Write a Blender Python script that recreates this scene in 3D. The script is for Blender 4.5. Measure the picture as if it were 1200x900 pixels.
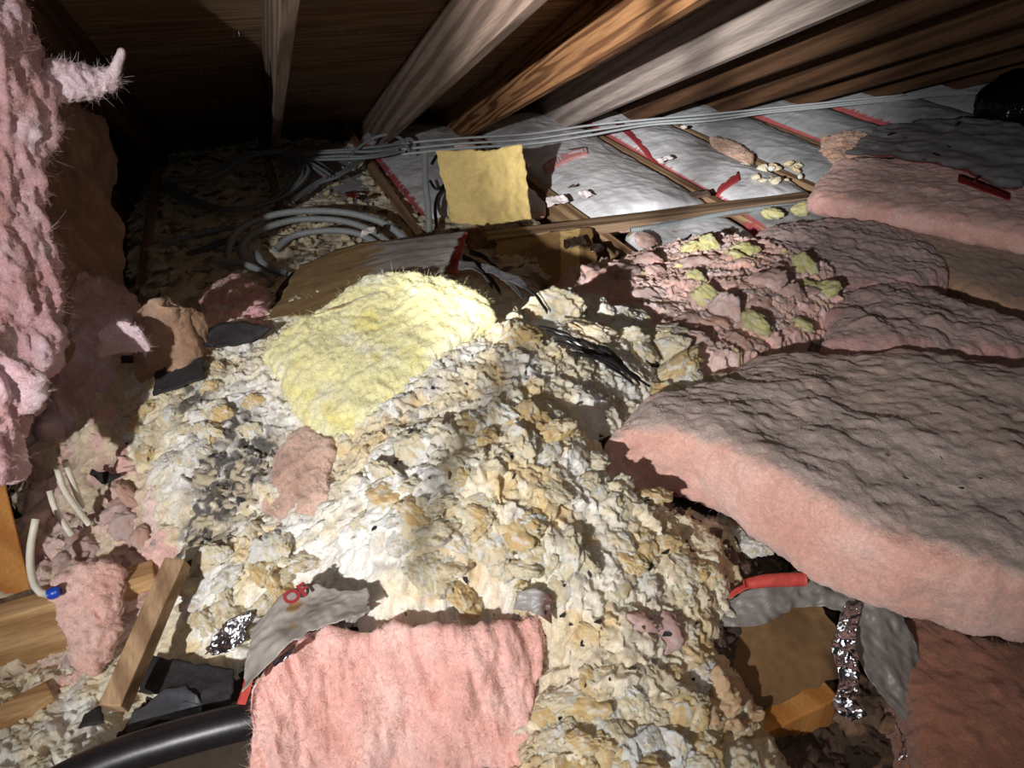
import bpy, bmesh, math, random
import numpy as np
from mathutils import Vector, Matrix
for o in list(bpy.data.objects): bpy.data.objects.remove(o)
SC = bpy.context.scene; COL = SC.collection
random.seed(7); RNG = np.random.default_rng(7)

# ------------------------------------------------------------------ camera, world, lamp, exposure
CAM_H, FOC, PITCH, YAW = 1.2, 890.0, math.radians(32), math.radians(19.3)
FWD = np.array([math.sin(YAW)*math.cos(PITCH), math.cos(YAW)*math.cos(PITCH), -math.sin(PITCH)])
RGT = np.array([math.cos(YAW), -math.sin(YAW), 0.0]); UPV = np.cross(RGT, FWD)
EYE = np.array([0, 0, CAM_H])
cd = bpy.data.cameras.new('camera'); cam = bpy.data.objects.new('camera', cd); COL.objects.link(cam)
cam.location = EYE; cam.rotation_euler = (math.pi/2-PITCH, 0, -YAW)
cd.sensor_width = 36; cd.lens = 36*FOC/1200; cd.clip_start = .02; cd.clip_end = 50
SC.camera = cam
w = bpy.data.worlds.new('world'); SC.world = w; w.use_nodes = True
w.node_tree.nodes['Background'].inputs[0].default_value = (1.0, .93, .85, 1)
w.node_tree.nodes['Background'].inputs[1].default_value = .006
LAMP = np.array([-1.4, -.92, 1.5])
def lamp(name, watts, half, az, el):
    l = bpy.data.lights.new(name, 'SPOT'); o = bpy.data.objects.new(name, l); COL.objects.link(o); o.location = LAMP
    l.energy = watts; l.spot_size = math.radians(half*2); l.spot_blend = 1.0; l.shadow_soft_size = .025; l.color = (1, .975, .95)
    a, e = math.radians(az), math.radians(el)
    o.rotation_euler = Vector((math.sin(a)*math.cos(e), math.cos(a)*math.cos(e), math.sin(e))).to_track_quat('-Z', 'Y').to_euler()
lamp('work_light_spill', 400, 28.5, 37, -18)      # one hand lamp: wide spill and the hot spot of its beam
lamp('work_light_beam', 1900, 10, 39, -11.8)
fd = bpy.data.lights.new('camera_fill', 'POINT'); fo_ = bpy.data.objects.new('camera_fill', fd); COL.objects.link(fo_)
fd.energy = 9; fd.shadow_soft_size = .05; fd.color = (1, .95, .9); fo_.location = (.03, -.06, 1.28)  # weak fill added beside the camera to lift the shadows
vs = SC.view_settings; vs.view_transform = 'Standard'; vs.look = 'None'; vs.gamma = 1; vs.use_curve_mapping = False
vs.exposure = 0.0

# ------------------------------------------------------------------ helpers: points
def ray(px, py): return RGT*(px-600)/FOC + UPV*(450-py)/FOC + FWD
def PZ(px, py, z):
    d = ray(px, py); return EYE+d*(z-CAM_H)/d[2]
def PY(px, py, y):
    d = ray(px, py); return EYE+d*y/d[1]
def PX(px, py, x):
    d = ray(px, py); return EYE+d*x/d[0]
def A(*a): return np.array(a, float)
def srgb(*c):
    c = np.array(c, float)/255
    return np.where(c <= .04045, c/12.92, ((c+.055)/1.055)**2.4)

# ------------------------------------------------------------------ helpers: noise (numpy)
_perm = RNG.permutation(256); _perm = np.concatenate([_perm, _perm, _perm])
_grad = RNG.normal(size=(256, 3)); _grad /= np.linalg.norm(_grad, axis=1)[:, None]
def perlin(p):
    p = np.asarray(p, float); i = np.floor(p).astype(np.int64); f = p-i; i &= 255
    u = f*f*f*(f*(f*6-15)+10); r = np.zeros(len(p))
    for dx in (0, 1):
        wx = u[:, 0] if dx else 1-u[:, 0]
        for dy in (0, 1):
            wy = u[:, 1] if dy else 1-u[:, 1]
            for dz in (0, 1):
                wz = u[:, 2] if dz else 1-u[:, 2]
                h = _perm[_perm[_perm[i[:, 0]+dx]+i[:, 1]+dy]+i[:, 2]+dz]
                g = _grad[h]
                r += wx*wy*wz*(g[:, 0]*(f[:, 0]-dx)+g[:, 1]*(f[:, 1]-dy)+g[:, 2]*(f[:, 2]-dz))
    return r*1.5
def fbm(p, freq, oct=3, mode='fbm'):
    r = 0; a = 1.; t = 0
    q = np.asarray(p, float)*freq
    for k in range(oct):
        n = perlin(q+17.3*k)
        if mode == 'ridge': n = 1-2*np.abs(n)
        elif mode == 'billow': n = 2*np.abs(n)-.6
        r = r+a*n; t += a; a *= .5; q = q*2.03
    return r/t
def hash2(ix, iy, k):
    h = (ix*374761393+iy*668265263+k*2147483647) & 0xffffffff
    h = ((h ^ (h >> 13))*1274126177) & 0xffffffff
    return ((h ^ (h >> 16)) & 0xffff)/65535.
def worley2(xy, cell, seed=0):
    """nearest cell: F1, F2, id-random, tilt term, second random"""
    q = xy/cell; b = np.floor(q).astype(np.int64)
    n = len(q); f1 = np.full(n, 9.); f2 = np.full(n, 9.); rid = np.zeros(n); tilt = np.zeros(n); r2 = np.zeros(n)
    for dx in (-1, 0, 1):
        for dy in (-1, 0, 1):
            cx = b[:, 0]+dx; cy = b[:, 1]+dy
            ox = cx+.1+.8*hash2(cx, cy, 1+seed)-q[:, 0]; oy = cy+.1+.8*hash2(cx, cy, 2+seed)-q[:, 1]
            d = np.hypot(ox, oy); nb = d < f1
            f2 = np.where(nb, f1, np.minimum(f2, d)); f1 = np.where(nb, d, f1)
            rid = np.where(nb, hash2(cx, cy, 3+seed), rid); r2 = np.where(nb, hash2(cx, cy, 6+seed), r2)
            tilt = np.where(nb, ox*(hash2(cx, cy, 4+seed)-.5)*2+oy*(hash2(cx, cy, 5+seed)-.5)*2, tilt)
    return f1, f2, rid, tilt, r2
def sstep(a, b, x):
    t = np.clip((x-a)/(b-a), 0, 1); return t*t*(3-2*t)
def mixc(a, b, t):
    t = np.clip(np.asarray(t), 0, 1)[..., None]; return a*(1-t)+b*t
def crumble(xy, s=1.0, seed=0):
    """height and random values of a torn, flaky wool surface"""
    p3 = np.c_[xy, np.full(len(xy), seed*1.7)]
    w1 = np.c_[fbm(p3, 14, 3), fbm(p3+5.1, 14, 3)]*.035; w2 = np.c_[fbm(p3+9, 55, 3), fbm(p3+2, 55, 3)]*.014; w3 = np.c_[fbm(p3+12, 160, 2), fbm(p3+15, 160, 2)]*.005
    f1, f2, r, t, ca = worley2(xy+w1+w2, .085*s, seed); e = f2-f1
    h = .016*s*(r-.5)+.016*s*t-.014*s*(1-sstep(0, .14, e))*(r > .45)
    f1, f2, r, t, cb = worley2(xy+w1*.5+w2+w3, .034*s, seed+20); e = f2-f1
    h = h+.005*s*(r-.5)+.007*s*t-.006*s*(1-sstep(0, .16, e))*(r > .65)
    f1, f2, r, t, cc = worley2(xy*A(1, 1.3)+w2*.6+w3, .015*s, seed+40)
    h = h+.003*s*(r-.5)+.007*s*t
    h = h+.022*fbm(p3, 5, 3)+.012*fbm(p3, 11, 3, 'billow')+.006*fbm(p3, 48, 3, 'ridge')+.0045*fbm(p3, 130, 2)
    return h, ca, cb, cc
# ------------------------------------------------------------------ helpers: objects
def tag(o, label, cat, group=None):
    o['label'] = label; o['category'] = cat
    if group: o['group'] = group
    return o
def mesh(name, V, F, m, cols=None, smooth=True):
    V = np.asarray(V, float); me = bpy.data.meshes.new(name)
    if isinstance(F, np.ndarray):
        k = F.shape[1]; me.vertices.add(len(V)); me.vertices.foreach_set('co', V.ravel())
        me.loops.add(F.size); me.loops.foreach_set('vertex_index', F.ravel().astype(np.int32))
        me.polygons.add(len(F)); me.polygons.foreach_set('loop_start', np.arange(0, F.size, k, dtype=np.int32))
        me.update(calc_edges=True); me.validate()
    else:
        me.from_pydata(V.tolist(), [], F); me.update()
    if cols is not None:
        ca = me.color_attributes.new('Col', 'FLOAT_COLOR', 'POINT')
        ca.data.foreach_set('color', np.c_[np.clip(cols, 0, 1), np.ones(len(V))].astype(np.float32).ravel())
    me.polygons.foreach_set('use_smooth', np.full(len(me.polygons), smooth, dtype=bool))
    if m: me.materials.append(m)
    return me
def link(name, V, F, m, cols=None, parent=None, smooth=True, kind=None, base=None):
    V = np.asarray(V, float)
    if base is None:
        base = A(V[:, 0].mean(), V[:, 1].mean(), V[:, 2].min())
    o = bpy.data.objects.new(name, mesh(name, V-base, F, m, cols, smooth)); COL.objects.link(o)
    if parent:
        o.parent = parent; o.location = base-np.array(parent.location)
        if parent.parent: o.location = base-np.array(parent.location)-np.array(parent.parent.location)
    else: o.location = base
    if kind: o['kind'] = kind
    return o
def empty(name, loc):
    o = bpy.data.objects.new(name, None); COL.objects.link(o); o.location = loc; o.empty_display_size = .05; return o
def normals(V, F):
    a, b, c, d = V[F[:, 0]], V[F[:, 1]], V[F[:, 2]], V[F[:, 3]]
    fn = np.cross(c-a, d-b); N = np.zeros_like(V)
    for k in range(4): np.add.at(N, F[:, k], fn)
    l = np.linalg.norm(N, axis=1); l[l < 1e-12] = 1; return N/l[:, None]
def cat(pts, n):
    """Catmull-Rom through pts, n samples uniform in length"""
    p = np.array(pts, float)
    if len(p) == 2: return p[0]+(p[1]-p[0])*np.linspace(0, 1, n)[:, None]
    q = np.vstack([2*p[0]-p[1], p, 2*p[-1]-p[-2]]); out = []
    t = np.linspace(0, 1, 24, endpoint=False)[:, None]
    for i in range(len(p)-1):
        a, b, c, d = q[i:i+4]
        out.append(.5*((2*b)+(c-a)*t+(2*a-5*b+4*c-d)*t*t+(3*b-a-3*c+d)*t**3))
    o = np.vstack(out+[p[-1:]]); s = np.r_[0, np.cumsum(np.linalg.norm(np.diff(o, axis=0), axis=1))]
    u = np.linspace(0, s[-1], n); return np.c_[[np.interp(u, s, o[:, k]) for k in range(3)]].T
def grid_faces(nu, nv, wrap=False):
    i = np.arange(nu-1)[:, None]; j = np.arange(nv if wrap else nv-1)[None, :]; j2 = (j+1) % nv
    return np.stack([i*nv+j, (i+1)*nv+j, (i+1)*nv+j2, i*nv+j2], -1).reshape(-1, 4)
def superarc(n, sx, sy, M, full):
    """superellipse points resampled uniformly in length; full loop or half (s, e)"""
    t = np.linspace(0, 2*np.pi, 2000) if full else np.linspace(-np.pi/2, np.pi/2, 2000)
    c, s = np.cos(t), np.sin(t)
    x = np.sign(c)*np.abs(c)**(2/n); y = np.sign(s)*np.abs(s)**(2/n)
    L = np.r_[0, np.cumsum(np.hypot(np.diff(x)*sx, np.diff(y)*sy))]
    u = np.linspace(0, L[-1], M+1 if full else M)
    X = np.interp(u, L, x); Y = np.interp(u, L, y)
    return (X[:-1], Y[:-1]) if full else (X, Y)
def slab_geo(near, far, thick, res=.008, tvec=(0, 0, -1), n=5, bulge=0., nend=6):
    near = np.array(near); far = np.array(far); tv = np.array(tvec, float)
    ln = .5*(np.linalg.norm(np.diff(near, axis=0), axis=1).sum()+np.linalg.norm(np.diff(far, axis=0), axis=1).sum())
    wd = np.linalg.norm(near-far[np.linspace(0, len(far)-1, len(near)).round().astype(int)], axis=1).mean()
    nu = max(10, int((ln+thick)/res)); M = max(16, int(2*(wd+thick)/res))
    e, s = superarc(nend, thick/2, ln/2, nu, False)          # s along, e scale
    cv, cw = superarc(n, wd/2, thick/2, M, True)
    Pn = cat(near, 400); Pf = cat(far, 400); k = (s+1)/2*399
    def smp(Pt): return np.stack([np.interp(k, np.arange(400), Pt[:, i]) for i in range(3)], -1)
    a, b = smp(Pn)[:, None, :], smp(Pf)[:, None, :]
    ee = np.maximum(e, .03)[:, None]
    ev = 1-(1-ee)*min(1, thick/max(wd, 1e-6))                # ends round off by the thickness, not the whole width
    v = .5+.5*cv[None, :]*ev; wv = .5+.5*cw[None, :]*ee
    X = a*(1-v[..., None])+b*v[..., None]+tv*(thick*(1-wv))[..., None]
    X = X-tv*(bulge*np.sin(np.pi*np.clip(v, 0, 1))*wv)[..., None]
    V = X.reshape(-1, 3); F = grid_faces(nu, M, True)
    caps = [list(range(M))[::-1], [(nu-1)*M+j for j in range(M)]]
    uu = np.broadcast_to(((s+1)/2)[:, None], v.shape).reshape(-1)
    return V, F, caps, uu, v.reshape(-1), wv.reshape(-1)
def shape_noise(V, F, layers):
    N = normals(V, F)
    if np.mean(np.einsum('ij,ij->i', V-V.mean(0), N)) < 0: N = -N
    d = 0
    for (amp, freq, oct, mode, st) in layers:
        d = d+amp*fbm(V*np.array(st), freq, oct, mode)
    V2 = V+N*np.asarray(d)[:, None]
    N2 = normals(V2, F)
    if np.mean(np.einsum('ij,ij->i', V2-V2.mean(0), N2)) < 0: N2 = -N2
    return V2, N2, d
I3 = (1, 1, 1)
SOFT = [(.022, 5, 3, 'fbm', I3), (.010, 22, 3, 'billow', I3), (.0035, 80, 2, 'ridge', I3)]
def slab(name, label, cat_, near, far, thick, m, colf, layers=SOFT, res=.008, parent=None, group=None, fuzz_n=0, fuzz_len=.015, fuzz_col=None, **kw):
    V, F, caps, u, v, wv = slab_geo(near, far, thick, res, **kw)
    V, N, d = shape_noise(V, F, layers)
    C = colf(V, N, u, v, wv, d)
    base = A(V[:, 0].mean(), V[:, 1].mean(), V[:, 2].min())
    Fl = F if False else F
    o = link(name, V, Fl, m, C, parent, base=None if parent else base)
    if label and not parent: tag(o, label, cat_, group)
    if not fuzz_n and m is M['fibre'] and parent is None: fuzz_n, fuzz_len = 5000, .012
    if fuzz_n: fuzz(o, V, N, C if fuzz_col is None else np.broadcast_to(fuzz_col, C.shape), fuzz_n, fuzz_len)
    o_data[o.name] = (V, N, u, v, wv)
    return o
o_data = {}
def fuzz(parent, V, N, C, n, ln, name='loose_fibers', wid=.00035, only=None):
    """short stray glass fibres standing on a batt: one joined part, nobody could count them"""
    idx = RNG.integers(0, len(V), n) if only is None else RNG.choice(only, n)
    p = V[idx]; d = N[idx]*.22+RNG.normal(size=(n, 3))*.6; d /= np.linalg.norm(d, axis=1)[:, None]
    L = ln*RNG.uniform(.3, 1.3, n)[:, None]; cv = RNG.normal(size=(n, 3))*.8
    sd = np.cross(d, RNG.normal(size=(n, 3))); sd /= np.linalg.norm(sd, axis=1)[:, None]; sd *= wid
    p = p-d*.003
    m1 = p+d*L*.5+cv*L*.15; e = p+d*L+cv*L*.6
    Vf = np.stack([p-sd, p+sd, m1+sd*.8, m1-sd*.8, e+sd*.3, e-sd*.3], 1).reshape(-1, 3)
    k = np.arange(n)[:, None]*6
    Ff = np.concatenate([k+np.array([[0, 1, 2, 3]]), k+np.array([[3, 2, 4, 5]])], 0)
    Cf = np.repeat(np.clip(C[idx], 0, 1), 6, axis=0)
    return link(name, Vf, Ff, M['fibre'], Cf, parent, kind='stuff')
def box_pts(a, b, wvec, hvec):
    a, b, wv, hv = map(np.array, (a, b, wvec, hvec))
    V = [a, a+wv, a+wv+hv, a+hv, b, b+wv, b+wv+hv, b+hv]
    F = [[0, 3, 2, 1], [4, 5, 6, 7], [0, 1, 5, 4], [1, 2, 6, 5], [2, 3, 7, 6], [3, 0, 4, 7]]
    return np.array(V), F
def beam(name, a, b, wvec, hvec, m, parent=None, bev=.003, segs=1, rag=0., kind=None):
    """a sawn board from a to b with section wvec x hvec, edges eased"""
    V, F = box_pts(a, b, wvec, hvec)
    c = V.mean(0); base = A(c[0], c[1], V[:, 2].min())
    bm = bmesh.new(); vs_ = [bm.verts.new(p-base) for p in V]
    for f in F: bm.faces.new([vs_[i] for i in f])
    bmesh.ops.recalc_face_normals(bm, faces=bm.faces)
    bmesh.ops.bevel(bm, geom=list(bm.edges), offset=bev, segments=2, affect='EDGES', profile=.6)
    if segs > 1:
        dirv = Vector(b)-Vector(a); L = dirv.length; dirv.normalize(); a0 = Vector(np.array(a)-base)
        for k in range(1, segs):
            g = list(bm.verts)+list(bm.edges)+list(bm.faces)
            bmesh.ops.bisect_plane(bm, geom=g, plane_co=a0+dirv*L*k/segs, plane_no=dirv)
    me = bpy.data.meshes.new(name); bm.to_mesh(me); bm.free()
    if rag:
        n = len(me.vertices); co = np.zeros(n*3); me.vertices.foreach_get('co', co); co = co.reshape(-1, 3)
        co += np.c_[fbm(co, 9, 2), fbm(co+3, 9, 2), fbm(co+7, 9, 2)]*rag; me.vertices.foreach_set('co', co.ravel())
    me.materials.append(m)
    o = bpy.data.objects.new(name, me); COL.objects.link(o)
    if parent: o.parent = parent; o.location = base-np.array(parent.location)
    else: o.location = base
    if kind: o['kind'] = kind
    return o
def tube_geo(pts, r, ring=10, step=.01, corr=0., pitch=.007, taper=None, wob=0.):
    p0 = np.array(pts, float); L = np.linalg.norm(np.diff(p0, axis=0), axis=1).sum()
    if corr: step = pitch/4
    n = max(4, int(L*1.05/step)); p = cat(p0, n)
    if wob: p = p+np.c_[fbm(p, 4, 2), fbm(p+3, 4, 2), fbm(p+6, 4, 2)]*wob
    t = np.gradient(p, axis=0); t /= np.linalg.norm(t, axis=1)[:, None]
    nrm = np.zeros_like(p); a = np.cross(t[0], [.13, .22, .97]); nrm[0] = a/np.linalg.norm(a)
    for i in range(1, n):
        a = nrm[i-1]-t[i]*(nrm[i-1]@t[i]); nrm[i] = a/np.linalg.norm(a)
    bi = np.cross(t, nrm); th = np.linspace(0, 2*np.pi, ring, endpoint=False)
    rr = np.full(n, r)
    if corr: rr = rr*(1+corr*np.cos(np.arange(n)*np.pi/2))
    if taper is not None: rr = rr*np.interp(np.linspace(0, 1, n), np.linspace(0, 1, len(taper)), taper)
    V = (p[:, None]+rr[:, None, None]*(nrm[:, None]*np.cos(th)[None, :, None]+bi[:, None]*np.sin(th)[None, :, None])).reshape(-1, 3)
    F = [list(map(int, f)) for f in grid_faces(n, ring, True)]
    F += [list(range(ring))[::-1], [(n-1)*ring+j for j in range(ring)]]
    return V, F
def tube(name, pts, r, m, parent=None, **kw):
    V, F = tube_geo(pts, r, **kw); return link(name, V, F, m, None, parent)
def sheet_geo(near, far, nu, nv, crump=(.006, 14), fine=(.002, 50), rag=.01, curl=None, seed=0.):
    a = cat(near, nu)[:, None]; b = cat(far, nu)[:, None]; v = np.linspace(0, 1, nv)[None, :, None]
    X = (a*(1-v)+b*v).reshape(-1, 3)
    uu = np.repeat(np.linspace(0, 1, nu), nv); vv = np.tile(np.linspace(0, 1, nv), nu)
    F = grid_faces(nu, nv); N = normals(X, F)
    # ragged, torn rim: push the rim in and out
    c = X.mean(0); rim = np.maximum(np.abs(uu-.5), np.abs(vv-.5))*2
    k = sstep(.75, 1, rim)*rag*(fbm(X+seed, 9, 3)*1.6+.5*fbm(X+seed, 40, 2)+.2*fbm(X+seed, 140, 2))*1.3
    d = X-c; d -= N*np.einsum('ij,ij->i', d, N)[:, None]; d /= np.linalg.norm(d, axis=1)[:, None]+1e-9
    X = X+d*k[:, None]
    h = crump[0]*fbm(X+seed, crump[1], 2, 'ridge')+fine[0]*fbm(X+seed+3, fine[1], 2, 'ridge')
    X = X+N*h[:, None]
    if curl is not None: X = X+curl(uu, vv)
    return X, F, uu, vv, h
def sheet(name, near, far, m, nu=40, nv=40, colf=None, parent=None, thick=.0012, **kw):
    X, F, u, v, h = sheet_geo(near, far, nu, nv, **kw)
    C = colf(X, u, v) if colf else None
    o = link(name, X, F, m, C, parent)
    md = o.modifiers.new('thickness', 'SOLIDIFY'); md.thickness = thick; md.offset = 0
    return o

# ------------------------------------------------------------------ materials
M = {}
def newmat(name):
    m = bpy.data.materials.new(name); m.use_nodes = True; nt = m.node_tree
    b = nt.nodes['Principled BSDF']; return m, nt, b
def nd(nt, t, **kw):
    n = nt.nodes.new(t)
    for k, v in kw.items():
        if k.startswith('i_'): n.inputs[k[2:].replace('_', ' ')].default_value = v
        else: setattr(n, k, v)
    return n
def mapped(nt, scale=(1, 1, 1), coord='Object', rot=0.):
    tc = nd(nt, 'ShaderNodeTexCoord'); mp = nd(nt, 'ShaderNodeMapping'); mp.inputs['Scale'].default_value = scale
    if rot:      # grain runs along the slope of the board
        m0 = nd(nt, 'ShaderNodeMapping'); m0.inputs['Rotation'].default_value = (rot, 0, 0)
        nt.links.new(tc.outputs[coord], m0.inputs['Vector']); nt.links.new(m0.outputs['Vector'], mp.inputs['Vector'])
    else: nt.links.new(tc.outputs[coord], mp.inputs['Vector'])
    return mp.outputs['Vector']
def attr_mat(name, bump=.6, dist=.002, nscale=260, rough=.95, sheen=.25, var=.22, sss=0., spec=.15, st=(1, 1, 1)):
    """colour of the thing itself from its vertices, fine fibre grain on top"""
    m, nt, b = newmat(name); L = nt.links.new
    at = nd(nt, 'ShaderNodeVertexColor', layer_name='Col')
    v = mapped(nt, st)
    n1 = nd(nt, 'ShaderNodeTexNoise', i_Scale=nscale, i_Detail=4., i_Roughness=.65); L(v, n1.inputs['Vector'])
    n2 = nd(nt, 'ShaderNodeTexNoise', i_Scale=nscale*.22, i_Detail=3.); L(v, n2.inputs['Vector'])
    mr = nd(nt, 'ShaderNodeMapRange'); mr.inputs['From Min'].default_value = .3; mr.inputs['From Max'].default_value = .7
    mr.inputs['To Min'].default_value = 1-var; mr.inputs['To Max'].default_value = 1+var; L(n1.outputs['Fac'], mr.inputs['Value'])
    n2.inputs['Distortion'].default_value = 1.2; n1.inputs['Distortion'].default_value = .8
    m3 = nd(nt, 'ShaderNodeMapRange'); m3.inputs['From Min'].default_value = .3; m3.inputs['From Max'].default_value = .7
    m3.inputs['To Min'].default_value = 1-var*.6; m3.inputs['To Max'].default_value = 1+var*.6; L(n2.outputs['Fac'], m3.inputs['Value'])
    mm = nd(nt, 'ShaderNodeMath', operation='MULTIPLY'); L(mr.outputs['Result'], mm.inputs[0]); L(m3.outputs['Result'], mm.inputs[1])
    vm = nd(nt, 'ShaderNodeVectorMath', operation='SCALE'); L(at.outputs['Color'], vm.inputs[0]); L(mm.outputs[0], vm.inputs['Scale'])
    L(vm.outputs['Vector'], b.inputs['Base Color'])
    ad = nd(nt, 'ShaderNodeMath', operation='ADD'); L(n1.outputs['Fac'], ad.inputs[0]); L(n2.outputs['Fac'], ad.inputs[1])
    bp = nd(nt, 'ShaderNodeBump', i_Strength=bump, i_Distance=dist); L(ad.outputs[0], bp.inputs['Height']); L(bp.outputs['Normal'], b.inputs['Normal'])
    b.inputs['Roughness'].default_value = rough; b.inputs['Specular IOR Level'].default_value = spec
    if sheen: b.inputs['Sheen Weight'].default_value = sheen; b.inputs['Sheen Roughness'].default_value = .5
    if sss:
        b.inputs['Subsurface Weight'].default_value = sss; b.inputs['Subsurface Radius'].default_value = (.012, .008, .006); b.inputs['Subsurface Scale'].default_value = 1
    M[name] = m; return m
attr_mat('fibre', .85, .0035, 200, sheen=.3, var=.16, sss=.25)
attr_mat('wool', .7, .0022, 330, sheen=.12, var=.18, sss=.45)
attr_mat('facing', .25, .0015, 120, rough=.42, sheen=0, var=.08, spec=.5)
attr_mat('paper', .3, .001, 90, rough=.75, sheen=0, var=.1, spec=.3)
def wood(name, c1, c2, c3, axis='Y', ring=14., dist=5., rough=.8, fine=1., rot=0.):
    m, nt, b = newmat(name); L = nt.links.new
    s = {'X': (.05, 1, 1), 'Y': (1, .05, 1), 'Z': (1, 1, .05)}[axis]
    v = mapped(nt, s, rot=rot)
    wv = nd(nt, 'ShaderNodeTexWave', wave_type='BANDS', bands_direction='DIAGONAL', i_Scale=ring, i_Distortion=dist, i_Detail=2., i_Detail_Scale=1.3)
    L(v, wv.inputs['Vector'])
    n1 = nd(nt, 'ShaderNodeTexNoise', i_Scale=6., i_Detail=4.); L(v, n1.inputs['Vector'])
    v2 = mapped(nt, s, rot=rot); n2 = nd(nt, 'ShaderNodeTexNoise', i_Scale=160., i_Detail=3.); L(v2, n2.inputs['Vector'])
    r1 = nd(nt, 'ShaderNodeValToRGB'); e = r1.color_ramp.elements
    e[0].position = .15; e[0].color = (*c1, 1); e[1].position = .8; e[1].color = (*c2, 1)
    L(wv.outputs['Fac'], r1.inputs['Fac'])
    mx = nd(nt, 'ShaderNodeMix', data_type='RGBA'); mx.inputs[7].default_value = (*c3, 1); L(r1.outputs['Color'], mx.inputs[6])
    mr = nd(nt, 'ShaderNodeMapRange'); mr.inputs['From Min'].default_value = .42; mr.inputs['From Max'].default_value = .72; mr.inputs['To Max'].default_value = .75
    L(n1.outputs['Fac'], mr.inputs['Value']); L(mr.outputs['Result'], mx.inputs[0])
    m2 = nd(nt, 'ShaderNodeMix', data_type='RGBA', blend_type='MULTIPLY'); m2.inputs[0].default_value = .55*fine
    r2 = nd(nt, 'ShaderNodeValToRGB'); r2.color_ramp.elements[0].position = .3; r2.color_ramp.elements[0].color = (.45, .42, .4, 1); r2.color_ramp.elements[1].position = .65
    L(n2.outputs['Fac'], r2.inputs['Fac']); L(mx.outputs[2], m2.inputs[6]); L(r2.outputs['Color'], m2.inputs[7])
    L(m2.outputs[2], b.inputs['Base Color'])
    bp = nd(nt, 'ShaderNodeBump', i_Strength=.35, i_Distance=.002); L(n2.outputs['Fac'], bp.inputs['Height']); L(bp.outputs['Normal'], b.inputs['Normal'])
    b.inputs['Roughness'].default_value = rough; b.inputs['Specular IOR Level'].default_value = .25
    M[name] = m; return m
wood('wood_grey', srgb(112, 94, 82), srgb(160, 138, 124), srgb(128, 110, 100), ring=9, dist=6, rot=math.atan(.39))
wood('wood_flame', srgb(96, 60, 36), srgb(176, 130, 88), srgb(140, 100, 68), ring=15, dist=11, rot=math.atan(.39))
wood('wood_pale', srgb(140, 128, 122), srgb(182, 168, 160), srgb(160, 148, 140), ring=9, dist=4, rot=math.atan(.39))
wood('wood_brown', srgb(66, 45, 30), srgb(98, 70, 48), srgb(80, 58, 40), ring=8, dist=4, rot=math.atan(.39))
wood('wood_ply', srgb(138, 108, 82), srgb(178, 148, 118), srgb(156, 132, 110), axis='X', ring=16, dist=9)
wood('wood_joist', srgb(176, 138, 94), srgb(212, 174, 126), srgb(192, 154, 110), axis='X', ring=8, dist=3)
wood('wood_stick', srgb(142, 112, 84), srgb(186, 154, 120), srgb(162, 132, 104), ring=9, dist=3)
wood('wood_orange', srgb(186, 122, 60), srgb(214, 152, 84), srgb(200, 138, 74), axis='Z', ring=6, dist=3, fine=.6)
wood('wood_string', srgb(120, 96, 74), srgb(160, 134, 108), srgb(138, 116, 96), axis='X', ring=9, dist=3)
def plain(name, col, rough=.5, spec=.5, metal=0., nscale=60, var=.25, bump=.2, bdist=.001, st=(1, 1, 1), coat=0):
    m, nt, b = newmat(name); L = nt.links.new
    v = mapped(nt, st); n = nd(nt, 'ShaderNodeTexNoise', i_Scale=float(nscale), i_Detail=4.); L(v, n.inputs['Vector'])
    r = nd(nt, 'ShaderNodeValToRGB'); c = np.array(col)
    r.color_ramp.elements[0].position = .3; r.color_ramp.elements[0].color = (*np.clip(c*(1-var), 0, 1), 1)
    r.color_ramp.elements[1].position = .7; r.color_ramp.elements[1].color = (*np.clip(c*(1+var), 0, 1), 1)
    L(n.outputs['Fac'], r.inputs['Fac']); L(r.outputs['Color'], b.inputs['Base Color'])
    bp = nd(nt, 'ShaderNodeBump', i_Strength=bump, i_Distance=bdist); L(n.outputs['Fac'], bp.inputs['Height']); L(bp.outputs['Normal'], b.inputs['Normal'])
    b.inputs['Roughness'].default_value = rough; b.inputs['Specular IOR Level'].default_value = spec; b.inputs['Metallic'].default_value = metal
    if coat: b.inputs['Coat Weight'].default_value = coat
    M[name] = m; return m
plain('cable_grey', srgb(122, 128, 132), .5, var=.12)
plain('cable_pale', srgb(176, 182, 186), .5, var=.1)
plain('cable_dark', srgb(74, 78, 84), .5, var=.15)
plain('conduit', srgb(140, 146, 148), .42, var=.12)
plain('cable_white', srgb(226, 220, 204), .4, var=.06)
plain('cable_black', srgb(28, 26, 28), .5)
plain('pipe_black', srgb(30, 28, 30), .38, bump=.3)
plain('felt', srgb(40, 38, 40), .8, nscale=110, bump=.6, bdist=.003)
plain('red_tape', srgb(192, 74, 66), .55, var=.2)
plain('red_dark', srgb(132, 40, 42), .55, var=.2)
plain('white_ink', srgb(232, 222, 224), .6, var=.05)
plain('red_ink', srgb(172, 62, 66), .6, var=.1)
plain('blue_nut', srgb(34, 74, 190), .35, var=.1)
plain('orange_nut', srgb(232, 90, 30), .35, var=.1)
plain('foil', srgb(205, 205, 212), .22, metal=1., nscale=70, var=.1, bump=.9, bdist=.006)
plain('bag', srgb(14, 14, 16), .16, spec=.7, nscale=18, bump=1., bdist=.02)
plain('dark_board', srgb(58, 44, 34), .9, nscale=20)
plain('plaster', srgb(90, 78, 66), .95, nscale=20)
plain('chip', srgb(92, 74, 66), .8, nscale=90)
plain('chip_black', srgb(34, 30, 32), .7, nscale=90)
plain('steel', srgb(190, 190, 195), .35, metal=1.)
plain('ink_dark', srgb(60, 60, 66), .6)

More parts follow.
